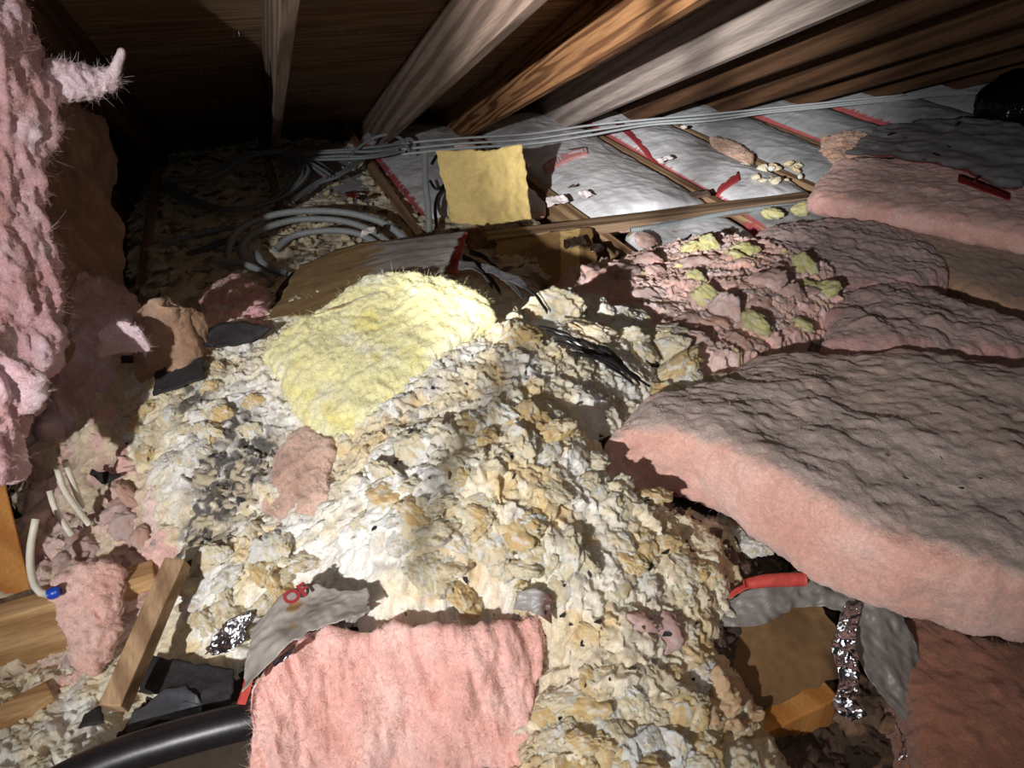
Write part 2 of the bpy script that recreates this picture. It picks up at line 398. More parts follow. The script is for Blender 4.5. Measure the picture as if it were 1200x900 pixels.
# ------------------------------------------------------------------ ground height of the debris (thin-plate through surveyed points)
CTRL = [(100,900,.0),(300,890,.03),(460,890,.02),(640,890,.10),(800,890,.10),(1000,890,-.06),(1200,890,-.08),
 (0,800,-.09),(60,765,-.08),(130,740,-.05),(200,790,-.03),(165,690,-.01),(0,720,-.04),(50,650,-.01),(40,520,.06),(95,480,.13),(300,800,.04),(560,800,.05),(700,780,.16),(850,800,.06),(950,750,-.02),(1100,800,-.06),
 (250,690,.10),(350,650,.17),(500,650,.27),(600,640,.29),(700,640,.25),(800,640,.20),(870,660,.10),(950,700,.01),(1150,720,-.05),
 (130,560,.06),(230,520,.20),(330,520,.20),(450,530,.31),(560,500,.36),(650,480,.36),(720,520,.29),
 (180,440,.22),(300,420,.27),(420,400,.35),(520,390,.39),(620,410,.39),(700,400,.33),
 (250,385,.14),(400,340,.33),(500,330,.36),(560,345,.38),(620,375,.37),
 (300,330,.03),(250,280,.0),(620,315,.06),(640,345,.14),(700,310,.03),(680,355,.17),(750,340,.15),(800,400,.21),(850,450,.20),
 (900,350,.19),(1000,400,.12),(1150,420,.08),(800,520,.15),(950,550,.08),(1100,600,.02),(1190,560,.04),
 (1000,280,.06),(1150,330,.05),(950,240,.03),(1100,220,.02),(1190,260,.04),(870,290,.12),
 (300,200,-.04),(450,200,-.04),(600,220,-.04),(750,200,-.04),(900,180,-.04),(1050,150,-.02),(1190,150,-.02),(500,165,-.02),(700,145,-.02),(900,125,-.02),(1150,105,-.0)]
_cp = np.array([PZ(*c) for c in CTRL])
_cp = np.vstack([_cp, [[-1.5, 1, 0], [-1.2, 4, -.05], [-1, 6, 0], [2, 6, 0], [6, 6, 0], [6, 2, 0], [3, 0, 0], [1.5, -.6, -.05], [0, -.5, 0], [-1.2, 0, 0]]])
def _phi(r): return np.where(r > 0, r*r*np.log(np.maximum(r, 1e-9)), 0)
def _solve():
    X = _cp[:, :2]; n = len(X); K = _phi(np.linalg.norm(X[:, None]-X[None], axis=2))+np.eye(n)*1e-3
    Pm = np.c_[np.ones(n), X]; Amat = np.block([[K, Pm], [Pm.T, np.zeros((3, 3))]])
    return np.linalg.solve(Amat, np.r_[_cp[:, 2], 0, 0, 0])
_W = _solve()
def G(xy):
    xy = np.atleast_2d(xy)[:, :2]; out = np.empty(len(xy))
    for s in range(0, len(xy), 40000):
        q = xy[s:s+40000]
        out[s:s+40000] = _phi(np.linalg.norm(q[:, None]-_cp[None, :, :2], axis=2))@_W[:-3]+_W[-3]+q@_W[-2:]
    return out
def S(px, py, dz=0.):
    """point where the sight line through (px, py) first meets the debris surface raised by dz"""
    d = ray(px, py); t = np.linspace(.5, 6.5, 700); p = EYE+t[:, None]*d
    below = p[:, 2] < G(p)+dz
    i = int(np.argmax(below)) if below.any() else len(t)-1
    return p[i]
def inpoly(xy, poly):
    x, y = xy[:, 0], xy[:, 1]; r = np.zeros(len(xy), bool); j = len(poly)-1
    for i in range(len(poly)):
        xi, yi = poly[i]; xj, yj = poly[j]
        c = ((yi > y) != (yj > y)) & (x < (xj-xi)*(y-yi)/(yj-yi+1e-12)+xi); r ^= c; j = i
    return r
def polydist(xy, poly):
    d = np.full(len(xy), 9.)
    for i in range(len(poly)):
        a = np.array(poly[i-1]); b = np.array(poly[i]); ab = b-a
        t = np.clip(((xy-a)@ab)/(ab@ab+1e-12), 0, 1); d = np.minimum(d, np.linalg.norm(xy-a-t[:, None]*ab, axis=1))
    return d
CREAM, WHITE, OCHRE, GREYW, TAN = srgb(230, 217, 186), srgb(240, 238, 234), srgb(218, 188, 134), srgb(186, 178, 164), srgb(200, 178, 142)
PINK, PINKL, ORNG, MAUVE, DUST = srgb(238, 194, 184), srgb(244, 216, 210), srgb(238, 188, 164), srgb(176, 154, 150), srgb(158, 142, 134)
def wool_col(xy, h, ca, cb, cc, white=0., och=0., dirt=0.):
    p3 = np.c_[xy, np.zeros(len(xy))]
    big = fbm(p3, 7, 2); C = np.broadcast_to(CREAM, (len(xy), 3)).copy()
    med = fbm(p3+3.3, 24, 3)
    C = mixc(C, WHITE, sstep(.25, .8, ca*.35+.33+big*.7+med*.5+white*.7)*.95)
    C = mixc(C, OCHRE, sstep(.55, 1.0, cb*.35+.26-big*.6-med*.6+och*.42)*.7)
    C = mixc(C, GREYW, sstep(.55, 1., cc*.6+.25+.8*fbm(p3+7, 15, 2))*.5)
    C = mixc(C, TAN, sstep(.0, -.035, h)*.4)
    if np.ndim(dirt) or dirt: C = mixc(C, srgb(70, 66, 64), dirt)
    return C
def debris(name, label, poly_px, res, s=1., dz=0., seed=0, rise=.03, colf=None, m='wool', amp=1., fz=0):
    poly = [S(*p)[:2] for p in poly_px]; P_ = np.array(poly)
    lo_, hi = P_.min(0)-.03, P_.max(0)+.03
    nx = int((hi[0]-lo_[0])/res)+2; ny = int((hi[1]-lo_[1])/res)+2
    X, Y = np.meshgrid(np.linspace(lo_[0], hi[0], nx), np.linspace(lo_[1], hi[1], ny), indexing='ij')
    xy = np.c_[X.ravel(), Y.ravel()]; p3 = np.c_[xy, np.zeros(len(xy))]
    jit = np.c_[fbm(p3, 25, 3), fbm(p3+4, 25, 3)]*.03
    ins = inpoly(xy+jit, poly); d = polydist(xy+jit, poly); d = np.where(ins, d, -d)
    h, ca, cb, cc = crumble(xy, s, seed)
    e_ = .02; g0 = G(xy); gx = (G(xy+A(e_, 0))-g0)/e_; gy = (G(xy+A(0, e_))-g0)/e_; ln_ = np.sqrt(1+gx*gx+gy*gy)
    z = g0+dz+h*amp/ln_+(sstep(-.005, .05, d)-1)*rise
    C = colf(xy, h, ca, cb, cc, d)
    F = grid_faces(nx, ny); k = (d > -.01)[F].all(1); F = F[k]
    used = np.unique(F); rm = np.full(len(xy), -1); rm[used] = np.arange(len(used))
    wx = np.c_[fbm(p3, 45, 2), fbm(p3+8, 45, 2)]*.012*amp
    V = np.c_[xy+wx-np.c_[gx, gy]*(h*amp/ln_)[:, None], z][used]
    o = link(name, V, rm[F], M[m], C[used], kind='stuff'); o['label'] = label; o['category'] = 'insulation'
    if fz: fuzz(o, V, normals(V, rm[F])*A(1, 1, 1), C[used], fz, .009, wid=.0003)
    return o

# ================================================================== THE SETTING
ROOF0 = .12+.39*4.27
def zr(y, q=0.): return ROOF0-.39*y+q
floor_o = beam('floor', (-2.2, -1.2, -.2), (-2.2, 5.6, -.2), (9, 0, 0), (0, 0, .03), M['plaster'], kind='structure')
ceil_o = empty('ceiling', (0, 2, zr(2, .25))); ceil_o['kind'] = 'structure'
for i, (y0, y1) in enumerate([(-1.2, .85), (.85, 1.98), (1.98, 3.1), (3.1, 4.22), (4.22, 5.4)]):
    for x0, x1 in [(-2.2, -.44), (-.44, 2.0), (2.0, 4.4), (4.4, 6.8)]:
        beam('sheathing_panel', (x0+.002, y0+.002, zr(y0, .252)), (x0+.002, y1-.002, zr(y1, .252)), (x1-x0-.004, 0, 0), (0, 0, .016), M['wood_ply'], ceil_o, bev=.002)
RAFT = [-1.02, -.42, .18, .80, 1.31, 1.94, 2.42, 3.06, 3.62, 4.2, 4.8, 5.4]
RMAT = ['wood_brown', 'wood_brown', 'wood_grey', 'wood_grey', 'wood_flame', 'wood_pale', 'wood_brown', 'wood_brown', 'wood_brown', 'wood_brown', 'wood_brown', 'wood_brown']
for x, mm in zip(RAFT, RMAT):
    beam('rafter', (x-.042, -1.0, zr(-1.0)), (x-.042, 5.2, zr(5.2)), (.042, 0, 0), (0, 0, .25), M[mm], ceil_o, bev=.003)
# roofing nails coming through the sheathing
for k in range(46):
    xx = RNG.uniform(-.36, .70) if k < 34 else RNG.uniform(.9, 2.3); yy = RNG.uniform(1.9, 4.2)
    if abs(xx-.16) < .05: continue
    p = A(xx, yy, zr(yy, .254)); dv = A(RNG.normal()*.012, RNG.normal()*.012, -.028)
    tube('roofing_nail', [p, p+dv*.5, p+dv], .0016, M['steel'], ceil_o, ring=5, step=.012, taper=[1, 1, .2])
# joists under the far batts
for x0, x1 in [(-.47, -.45), (.12, .12), (.66, .66), (1.36, 1.44), (2.12, 2.14), (2.72, 2.74), (3.30, 3.30), (3.95, 3.95), (4.6, 4.6)]:
    beam('joist', (x1-.02, 2.35, -.17), (x0-.02, 5.3, -.17), (.042, 0, 0), (0, 0, .17), M['wood_stick'], floor_o)
# knee wall on the left: dark backing with studs, in its own shade
wall_o = beam('wall_left', (-.70, 1.62, -.17), (-.70, 5.3, -.17), (-.015, 0, 0), (0, 0, 1.9), M['dark_board'], kind='structure')
for y in (2.25, 2.85, 3.45, 4.05):
    beam('stud', (-.70, y, -.17), (-.70, y, zr(y, .1)), (.1, 0, 0), (0, .04, 0), M['wood_brown'], wall_o)
wb = beam('wall_back', (-2.2, 5.25, -.17), (6.8, 5.25, -.17), (0, .02, 0), (0, 0, .4), M['dark_board'], kind='structure')
# lower-left blocking and the stud at the left edge
a, b = PZ(-90, 752, .045), PZ(180, 672, .045); dv = (b-a)/np.linalg.norm(b-a); pv = A(-dv[1], dv[0], 0)
beam('blocking', a-A(0, 0, .15), b-A(0, 0, .15), pv*.045, (0, 0, .15), M['wood_joist'], floor_o, bev=.004)
a, b = PZ(-60, 880, -.06), PZ(62, 815, -.06)
dv = (b-a)/np.linalg.norm(b-a); pv = A(-dv[1], dv[0], 0)
beam('blocking', a-A(0, 0, .12), b-A(0, 0, .12), pv*.045, (0, 0, .12), M['wood_joist'], floor_o, bev=.004)
a, b = PZ(36, 690, -.02), PX(-6, 520, -.62)
beam('stud', a, b+(b-a)*1.2, (-.10, -.02, 0), (-.01, .04, 0), M['wood_orange'], wall_o)

# ================================================================== DEBRIS SURFACES (nobody could count the crumbs)
def pxblob(xy, spots):
    r = np.zeros(len(xy))
    for (px, py, rad) in spots:
        c = S(px, py)[:2]; r = np.maximum(r, np.exp(-((xy-c)**2).sum(1)/(rad*rad)))
    return r
WHITES = [(465,575,.09),(440,640,.07),(610,372,.07),(560,665,.06),(700,670,.07),(735,650,.05),(270,480,.08),(250,540,.06),(890,630,.05),(780,375,.05),(520,700,.05),(390,660,.05)]
OCHRES = [(545,685,.05),(430,510,.08),(500,560,.05),(640,560,.07),(300,640,.08),(250,650,.08),(600,440,.08),(540,660,.05),(650,540,.05),(800,780,.10),(700,850,.1),(480,480,.06),(850,600,.05)]
DIRTS = [(300,530,.05),(270,500,.05),(220,445,.05),(265,565,.07),(250,600,.06),(235,630,.06),(225,470,.04),(290,560,.05)]
def heap_col(xy, h, ca, cb, cc, d):
    n = fbm(np.c_[xy, np.zeros(len(xy))], 40, 3)
    C = wool_col(xy, h, ca, cb, cc, pxblob(xy, WHITES)*.9-.08, pxblob(xy, OCHRES)*.9-.1, np.clip(pxblob(xy, DIRTS)*1.6*sstep(-.25, .2, n+.1), 0, .92))
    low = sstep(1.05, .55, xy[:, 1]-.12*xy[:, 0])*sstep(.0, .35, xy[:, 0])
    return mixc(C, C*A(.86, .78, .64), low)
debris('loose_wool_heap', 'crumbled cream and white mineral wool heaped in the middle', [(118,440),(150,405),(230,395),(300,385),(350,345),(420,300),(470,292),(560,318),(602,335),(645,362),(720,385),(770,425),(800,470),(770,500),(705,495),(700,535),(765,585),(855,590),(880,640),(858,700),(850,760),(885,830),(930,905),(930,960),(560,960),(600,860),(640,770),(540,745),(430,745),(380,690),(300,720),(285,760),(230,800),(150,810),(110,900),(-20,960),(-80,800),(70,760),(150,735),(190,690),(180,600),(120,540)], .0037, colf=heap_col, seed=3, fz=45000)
def back_col(xy, h, ca, cb, cc, d):
    C = wool_col(xy, h, ca, cb, cc, -.2, .0); return mixc(C*A(.85, .82, .78), srgb(90, 80, 74), sstep(.45, .9, cb+.4*fbm(np.c_[xy, xy[:, :1]*0], 5, 2)-.1))
debris('loose_crumbs', 'grey and cream insulation crumbs lying in the bay behind the heap', [(150,340),(150,250),(185,180),(330,160),(480,165),(540,200),(640,260),(640,350),(560,340),(420,320),(330,380),(240,390)], .009, s=1.1, dz=.0, colf=back_col, seed=9, amp=.8)
def pinkfl_col(xy, h, ca, cb, cc, d):
    C = np.broadcast_to(PINK, (len(xy), 3)).copy(); C = mixc(C, PINKL, sstep(.4, .9, ca)); C = mixc(C, ORNG, sstep(.5, 1, cb)*.6)
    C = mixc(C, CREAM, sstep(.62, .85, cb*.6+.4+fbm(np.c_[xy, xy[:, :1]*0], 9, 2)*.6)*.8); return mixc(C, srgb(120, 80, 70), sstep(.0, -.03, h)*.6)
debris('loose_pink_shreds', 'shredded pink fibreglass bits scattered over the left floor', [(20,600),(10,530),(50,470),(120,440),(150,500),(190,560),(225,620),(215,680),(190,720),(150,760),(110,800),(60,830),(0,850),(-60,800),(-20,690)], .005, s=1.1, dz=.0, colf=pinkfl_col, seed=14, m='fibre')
def pinkr_col(xy, h, ca, cb, cc, d):
    C = np.broadcast_to(PINK, (len(xy), 3)).copy(); C = mixc(C, PINKL, sstep(.35, .9, ca)); C = mixc(C, ORNG, sstep(.5, 1, cb)*.7)
    n = fbm(np.c_[xy, xy[:, :1]*0], 8, 2)
    C = mixc(C, MAUVE, sstep(.8, 1, cc)*.3); return mixc(C, srgb(236, 226, 150), sstep(.80, .92, cb*.7+n*.5+.15)*.9)
debris('shredded_pink_heap', 'loose heap of shredded salmon pink fibreglass right of the black felt strips', [(632,350),(655,320),(750,298),(830,282),(900,290),(985,330),(1000,370),(950,410),(880,440),(840,450),(800,415),(740,385),(690,375)], .0055, s=.9, dz=.03, colf=pinkr_col, seed=21, m='fibre', amp=1.0, rise=.07, fz=16000)
def greyfl_col(xy, h, ca, cb, cc, d):
    C = np.broadcast_to(srgb(96, 76, 62), (len(xy), 3)).copy(); C = mixc(C, srgb(140, 112, 92), sstep(.4, .9, ca)); return mixc(C, srgb(62, 48, 40), sstep(.4, .9, cb))  # dirt browns, deepened to take in the dimness of the corner
debris('floor_dirt', 'brown dirt and scraps, darkened for shade, on the floor at lower right', [(720,545),(790,570),(850,600),(920,630),(1000,660),(1060,720),(1210,760),(1290,960),(880,980),(870,860)], .006, s=.9, dz=-.03, colf=greyfl_col, seed=31)
# far floor behind / below the batts at right so no hole opens
debris('dusty_scraps', 'dusty scraps filling the gaps between the batts at right', [(850,300),(1000,230),(1230,160),(1330,300),(1330,700),(1150,740),(1000,660),(880,560),(840,450)], .014, s=1.6, dz=-.03, colf=lambda xy, h, ca, cb, cc, d: mixc(np.broadcast_to(DUST*.7, (len(xy), 3)), srgb(60, 48, 44), sstep(.3, .9, cb)), seed=37)

# ================================================================== BATTS
def fib_col(base, lite, dark, dust=None, dust_side=.0, seed=0.):
    def f(V, N, u, v, wv, d):
        n = fbm(V+seed, 9, 3); n2 = fbm(V+seed+5, 30, 2)
        C = mixc(np.broadcast_to(base, V.shape), lite, sstep(-.05, .45, n))
        C = mixc(C, dark, sstep(.0, .5, -n+.3*n2)*.7)
        if dust is not None:
            top = sstep(.86, .97, wv+.10*n+.04*n2); C = mixc(C, dust, np.clip(top*.92+dust_side, 0, 1))
            C = mixc(C, dust*.72, sstep(.1, .5, fbm(V+seed+11, 14, 3))*top*.6)
        return C
    return f
PV, PVL, BRN = srgb(220, 178, 184), srgb(236, 212, 220), srgb(196, 146, 134)
STREAK = [(.05, 4, 3, 'fbm', (1, 1, .6)), (.035, 14, 3, 'billow', (1.4, 1, .45)), (.016, 34, 3, 'ridge', (1.3, 1, .5)), (.005, 90, 2, 'ridge', I3)]
hang = slab('hanging_batt', 'pale pink fibreglass batt hanging in ragged folds at the left edge', 'insulation batt',
    [PY(2, -70, 1.92), PY(30, 20, 1.92), PY(48, 70, 1.92), PY(62, 130, 1.92), PY(62, 230, 1.88), PY(70, 330, 1.80), PY(70, 420, 1.70), PY(44, 520, 1.58)],
    [PY(-200, -70, 1.7), PY(-200, 130, 1.7), PY(-200, 300, 1.65), PY(-170, 420, 1.58), PY(-120, 560, 1.5)], .16, M['fibre'],
    fib_col(PV, PVL, BRN, seed=2.), layers=STREAK, res=.0065, tvec=(-.25, .95, .1), n=3.5, fuzz_n=26000, fuzz_len=.022)
pr = slab('torn_tuft', None, None, [PY(50, 128, 1.96), PY(100, 112, 1.98), PY(136, 108, 2.0)], [PY(52, 70, 1.96), PY(90, 82, 1.98), PY(132, 86, 2.0)], .05, M['fibre'], fib_col(PVL, srgb(255, 232, 240), PV), layers=[(.022, 16, 3, 'fbm', I3), (.012, 45, 3, 'ridge', I3)], res=.004, tvec=(0, 1, 0), n=2.6, parent=hang)
fuzz_src = o_data[pr.name]; fuzz(hang, fuzz_src[0], fuzz_src[1], np.broadcast_to(PVL, fuzz_src[0].shape), 1500, .018, name='torn_tuft_fibers')
pr2 = slab('torn_tuft', None, None, [PY(120, 95, 2.0), PY(133, 72, 2.0), PY(141, 58, 2.0)], [PY(134, 98, 2.0), PY(141, 78, 2.0), PY(146, 60, 2.0)], .02, M['fibre'], fib_col(PVL, srgb(255, 232, 240), PV), layers=[(.006, 30, 3, 'ridge', I3)], res=.003, tvec=(0, 1, 0), n=2.4, parent=hang)
slab('pink_batt', 'bright pink fibreglass lobe hanging low at the left edge above the wooden stud', 'insulation batt',
    [PY(2, 400, 1.40), PY(34, 432, 1.38), PY(44, 480, 1.36), PY(30, 520, 1.34), PY(34, 570, 1.34)], [PY(-90, 395, 1.3), PY(-90, 480, 1.3), PY(-80, 565, 1.3)], .09, M['fibre'],
    fib_col(PV, PVL, BRN, seed=5.), layers=STREAK, res=.005, tvec=(-.3, .9, .1), n=3, fuzz_n=5000, fuzz_len=.016)
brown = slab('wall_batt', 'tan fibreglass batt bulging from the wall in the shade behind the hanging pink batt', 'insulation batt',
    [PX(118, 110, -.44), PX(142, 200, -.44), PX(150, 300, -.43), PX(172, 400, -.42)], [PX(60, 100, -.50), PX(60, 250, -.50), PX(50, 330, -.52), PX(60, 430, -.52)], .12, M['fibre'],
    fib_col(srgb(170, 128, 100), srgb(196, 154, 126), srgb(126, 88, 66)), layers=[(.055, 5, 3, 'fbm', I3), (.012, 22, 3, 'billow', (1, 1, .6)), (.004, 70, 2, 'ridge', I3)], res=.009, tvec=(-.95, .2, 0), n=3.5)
slab('fallen_batt', 'brownish pink folded batt slumped at the foot of the left wall', 'insulation batt',
    [PZ(60, 525, .08), PZ(110, 490, .12), PZ(135, 455, .16), PZ(160, 415, .16)], [PY(50, 330, 2.1), PY(100, 315, 2.2), PY(140, 325, 2.25), PY(160, 345, 2.25)], .18, M['fibre'],
    fib_col(srgb(222, 184, 182), PVL, srgb(196, 154, 140), seed=8.), layers=STREAK, res=.007, tvec=(-.4, .6, -.7), n=3, fuzz_n=6000, fuzz_len=.018)
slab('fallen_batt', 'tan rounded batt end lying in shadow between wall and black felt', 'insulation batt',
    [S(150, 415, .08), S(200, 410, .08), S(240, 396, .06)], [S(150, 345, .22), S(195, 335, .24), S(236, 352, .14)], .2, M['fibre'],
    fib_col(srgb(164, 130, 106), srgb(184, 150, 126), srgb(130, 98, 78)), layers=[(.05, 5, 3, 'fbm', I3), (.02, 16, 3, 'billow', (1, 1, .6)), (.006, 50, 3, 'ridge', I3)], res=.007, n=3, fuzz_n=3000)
slab('pink_scrap', 'soft salmon pink mound draped over the board at lower left', 'insulation scrap',
    [PZ(78, 775, -.01), PZ(105, 778, -.01), PZ(132, 752, .0)], [PZ(58, 668, .085), PZ(100, 650, .10), PZ(142, 655, .09)], .05, M['fibre'], fib_col(srgb(232, 188, 176), srgb(238, 204, 196), srgb(220, 168, 152)),
    layers=[(.022, 11, 3, 'fbm', I3), (.012, 26, 3, 'billow', I3), (.005, 60, 3, 'ridge', I3)], res=.0045, n=2.8, nend=3, fuzz_n=2500, fuzz_len=.01)
slab('pink_scrap', 'small pale pink torn flap against the tan batt end', 'insulation scrap',
    [S(112, 412, .16), S(140, 402, .20), S(172, 402, .20)], [S(118, 385, .26), S(145, 372, .27), S(165, 385, .24)], .03, M['fibre'], fib_col(PVL, srgb(255, 226, 226), PV), layers=[(.014, 14, 3, 'fbm', I3), (.005, 60, 2, 'ridge', I3)], res=.004, n=3, fuzz_n=1500)
slab('pink_scrap', 'pink and cream shred heap left of the torn kraft facing', 'insulation scrap',
    [S(236, 388, .03), S(270, 385, .05), S(308, 372, .04)], [S(238, 335, .06), S(275, 318, .07), S(312, 338, .05)], .10, M['fibre'],
    lambda V, N, u, v, wv, d: mixc(mixc(np.broadcast_to(PINK, V.shape), srgb(232, 170, 176), sstep(0, .3, fbm(V, 14, 2))), CREAM, sstep(.12, .3, fbm(V+3, 22, 3)+.1*(1-wv))), layers=[(.02, 14, 3, 'billow', I3), (.012, 40, 3, 'ridge', I3)], res=.005, n=3)

YEL, YELL = srgb(242, 236, 180), srgb(248, 246, 222)
slab('yellow_batt', 'pale yellow fibreglass batt piece lying on top of the heap', 'insulation batt',
    [S(300, 402, .05), S(335, 448, .06), S(370, 500, .05), S(388, 512, .04)], [S(448, 308, .10), S(512, 312, .10), S(562, 336, .09), S(584, 358, .07)], .07, M['fibre'],
    lambda V, N, u, v, wv, d: mixc(mixc(mixc(np.broadcast_to(YEL, V.shape), YELL, sstep(.0, .4, fbm(V, 9, 3))), srgb(238, 224, 120), sstep(.1, .5, fbm(V+4, 12, 2))*.6), srgb(214, 196, 110), sstep(.5, .1, wv)*.6),
    layers=[(.022, 7, 3, 'fbm', I3), (.010, 24, 3, 'billow', I3), (.004, 70, 3, 'ridge', (1, .6, 1))], res=.0045, n=3.2, fuzz_n=9000, fuzz_len=.014)
slab('tan_batt', 'tan pink batt scrap standing in the hollow below the yellow batt', 'insulation batt',
    [S(298, 606, .0), S(335, 606, .01), S(380, 600, .01)], [S(326, 508, .03), S(352, 490, .04), S(388, 504, .04)], .06, M['fibre'],
    fib_col(srgb(212, 176, 158), srgb(226, 196, 180), srgb(168, 130, 114)), layers=[(.022, 12, 3, 'fbm', I3), (.006, 40, 3, 'billow', I3), (.003, 90, 3, 'ridge', I3)], res=.0045, n=2.6, nend=3, fuzz_n=3000, fuzz_len=.01)
front = slab('pink_batt', 'salmon pink batt with torn facing standing at the front of the heap', 'insulation batt',
    [PZ(284, 925, .02), PZ(380, 930, .0), PZ(520, 925, .0), PZ(618, 905, .04)], [PZ(286, 806, .17), PZ(345, 742, .20), PZ(460, 726, .22), PZ(560, 734, .22), PZ(660, 696, .22)], .10, M['fibre'],
    fib_col(srgb(234, 182, 172), srgb(240, 198, 190), srgb(222, 164, 152), seed=3.), layers=[(.036, 6, 3, 'fbm', (1.3, .8, .8)), (.018, 15, 3, 'billow', (1.4, .5, .5)), (.004, 60, 3, 'ridge', (1.5, .5, .5)), (.001, 200, 2, 'fbm', I3)], res=.0042, n=5, tvec=(-.05, .55, -.8), fuzz_n=9000, fuzz_len=.012)
fibP = fib_col(srgb(232, 184, 170), srgb(240, 200, 188), srgb(222, 166, 150), dust=srgb(198, 180, 172), seed=7.)
DUSTY = [(.040, 4.0, 3, 'fbm', I3), (.008, 13, 3, 'billow', (1, 1.5, 1)), (.0035, 30, 3, 'ridge', I3), (.0022, 110, 3, 'fbm', I3)]
slab('pink_batt', 'long thick pink batt with dusty grey top running to the right edge', 'insulation batt',
    [PZ(694, 512, .30), PZ(790, 500, .33), PZ(900, 545, .33), PZ(1010, 612, .31), PZ(1130, 655, .29), PZ(1260, 690, .28)],
    [PZ(750, 462, .30), PZ(850, 438, .29), PZ(960, 452, .28), PZ(1090, 480, .27), PZ(1230, 520, .26), PZ(1330, 560, .25)], .20, M['fibre'], fibP, layers=DUSTY, res=.0055, n=4.5, fuzz_n=9000, fuzz_len=.010)
lb_ = bpy.data.objects['pink_batt.002']
rfl = sheet('red_flange', [PZ(762, 580, .145), PZ(840, 592, .145), PZ(900, 625, .135), PZ(1000, 668, .125), PZ(1120, 712, .115)], [PZ(766, 574, .145), PZ(846, 584, .145), PZ(906, 617, .135), PZ(1004, 661, .125), PZ(1124, 705, .115)], M['red_dark'], 40, 5, parent=lb_, rag=.004, crump=(.006, 20), fine=(.002, 60))
slab('dusty_batt', 'dust covered brown pink batt lying flat behind the long pink batt', 'insulation batt',
    [PZ(800, 480, .285), PZ(900, 505, .295), PZ(1050, 545, .29), PZ(1220, 605, .28)], [PZ(830, 425, .25), PZ(950, 405, .25), PZ(1080, 400, .245), PZ(1290, 430, .235)], .17, M['fibre'],
    fib_col(srgb(206, 158, 142), srgb(216, 170, 154), srgb(160, 126, 112), dust=srgb(204, 180, 168), seed=12.), layers=DUSTY, res=.0065, n=4)
slab('shaded_pink_batt', 'orange pink batt with shade in its colour at the lower right corner', 'insulation batt',
    [PZ(1090, 905, .02), PZ(1200, 960, .02), PZ(1330, 980, .02)], [PZ(1040, 690, .05), PZ(1150, 725, .05), PZ(1330, 770, .05)], .16, M['fibre'], fib_col(srgb(170, 118, 96), srgb(182, 130, 108), srgb(140, 96, 78), seed=15.), res=.007, n=4)  # pinks darkened so the colour carries the shade of this corner
slab('mauve_batt', 'mauve grey dusty batt lump beneath the yellow shreds', 'insulation batt',
    [PZ(880, 312, .15), PZ(960, 330, .17), PZ(1050, 335, .17), PZ(1110, 322, .14)], [PZ(890, 262, .12), PZ(970, 248, .14), PZ(1060, 262, .14), PZ(1110, 290, .12)], .13, M['fibre'],
    fib_col(srgb(206, 162, 156), srgb(190, 160, 160), srgb(150, 116, 110), dust=srgb(186, 160, 156), seed=18.), layers=[(.03, 6, 3, 'fbm', I3), (.016, 12, 3, 'billow', I3), (.005, 40, 3, 'ridge', I3), (.002, 110, 2, 'fbm', I3)], res=.006, n=3.2)
slab('mauve_batt', 'mauve pink lumpy batt in front of the black gap at right', 'insulation batt',
    [PZ(960, 405, .22), PZ(1060, 412, .22), PZ(1200, 405, .20), PZ(1260, 420, .2)], [PZ(985, 330, .17), PZ(1060, 322, .18), PZ(1150, 352, .18), PZ(1260, 400, .17)], .14, M['fibre'],
    fib_col(srgb(206, 160, 154), srgb(196, 164, 162), srgb(150, 114, 106), dust=srgb(188, 160, 154), seed=20.), layers=[(.03, 6, 3, 'fbm', I3), (.014, 13, 3, 'billow', I3), (.005, 42, 3, 'ridge', I3), (.002, 110, 2, 'fbm', I3)], res=.006, n=3.2)
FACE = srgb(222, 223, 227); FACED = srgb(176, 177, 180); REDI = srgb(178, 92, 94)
def faced_col(edge0=.0, edge1=.0, band=None, side=PINK, grey=FACE, torn=0., seed=0.):
    def f(V, N, u, v, wv, d):
        n = fbm(V+seed, 5, 3); n2 = fbm(V+seed+2, 40, 2)
        C = mixc(np.broadcast_to(grey, V.shape), grey*.72, sstep(.0, .5, n)); C = mixc(C, grey*1.25, sstep(.1, .5, n2)*.4)
        top = wv > .5
        if edge0: C[(v < edge0+.012*n2)] = REDI
        if edge1: C[(v > 1-edge1+.012*n2)] = REDI
        if band is not None:
            k = (u > band[0]) & (u < band[1]) & (v > band[2]) & (v < band[3]); C[k] = srgb(206, 120, 124)
        low = sstep(.55, .45, wv+.02*n2); C = mixc(C, side, low)
        if torn: C = mixc(C, srgb(150, 122, 84), sstep(.32, .38, fbm(V+seed+7, 9, 3))*torn)
        return C
    return f
FLAY = [(.010, 4, 2, 'fbm', I3), (.007, 9, 2, 'ridge', (1, .6, 1)), (.0035, 26, 3, 'ridge', (.7, 1.2, 1))]
def bay(label, x0, x1, y0, y1, z, colf, thick=.12, bulge=.035, seed=0, skew=0):
    return slab('faced_batt', label, 'insulation batt', [A(x0+skew, y0, z), A(x0+skew*.5, (y0+y1)/2, z), A(x0, y1, z+.02)], [A(x1+skew, y0, z), A(x1+skew*.5, (y0+y1)/2, z), A(x1, y1, z+.02)], thick, M['facing'], colf, layers=FLAY, res=.011, n=6, bulge=bulge)
b0 = bay('grey faced batt with red edge in the joist bay behind the upright kraft sheet', .70, 1.32, 3.35, 4.9, .0, faced_col(.025, 0, seed=1), skew=.05)
b1 = bay('silvery faced batt with a pink print patch right of the kraft sheet', 1.46, 2.08, 3.02, 4.9, .01, faced_col(0, .03, seed=3), bulge=.05, skew=.0)
b2 = bay('grey faced batt with red edges in the bay beneath the shadow band', 2.19, 2.67, 3.0, 4.9, .0, faced_col(.03, .03, seed=5), bulge=.045)
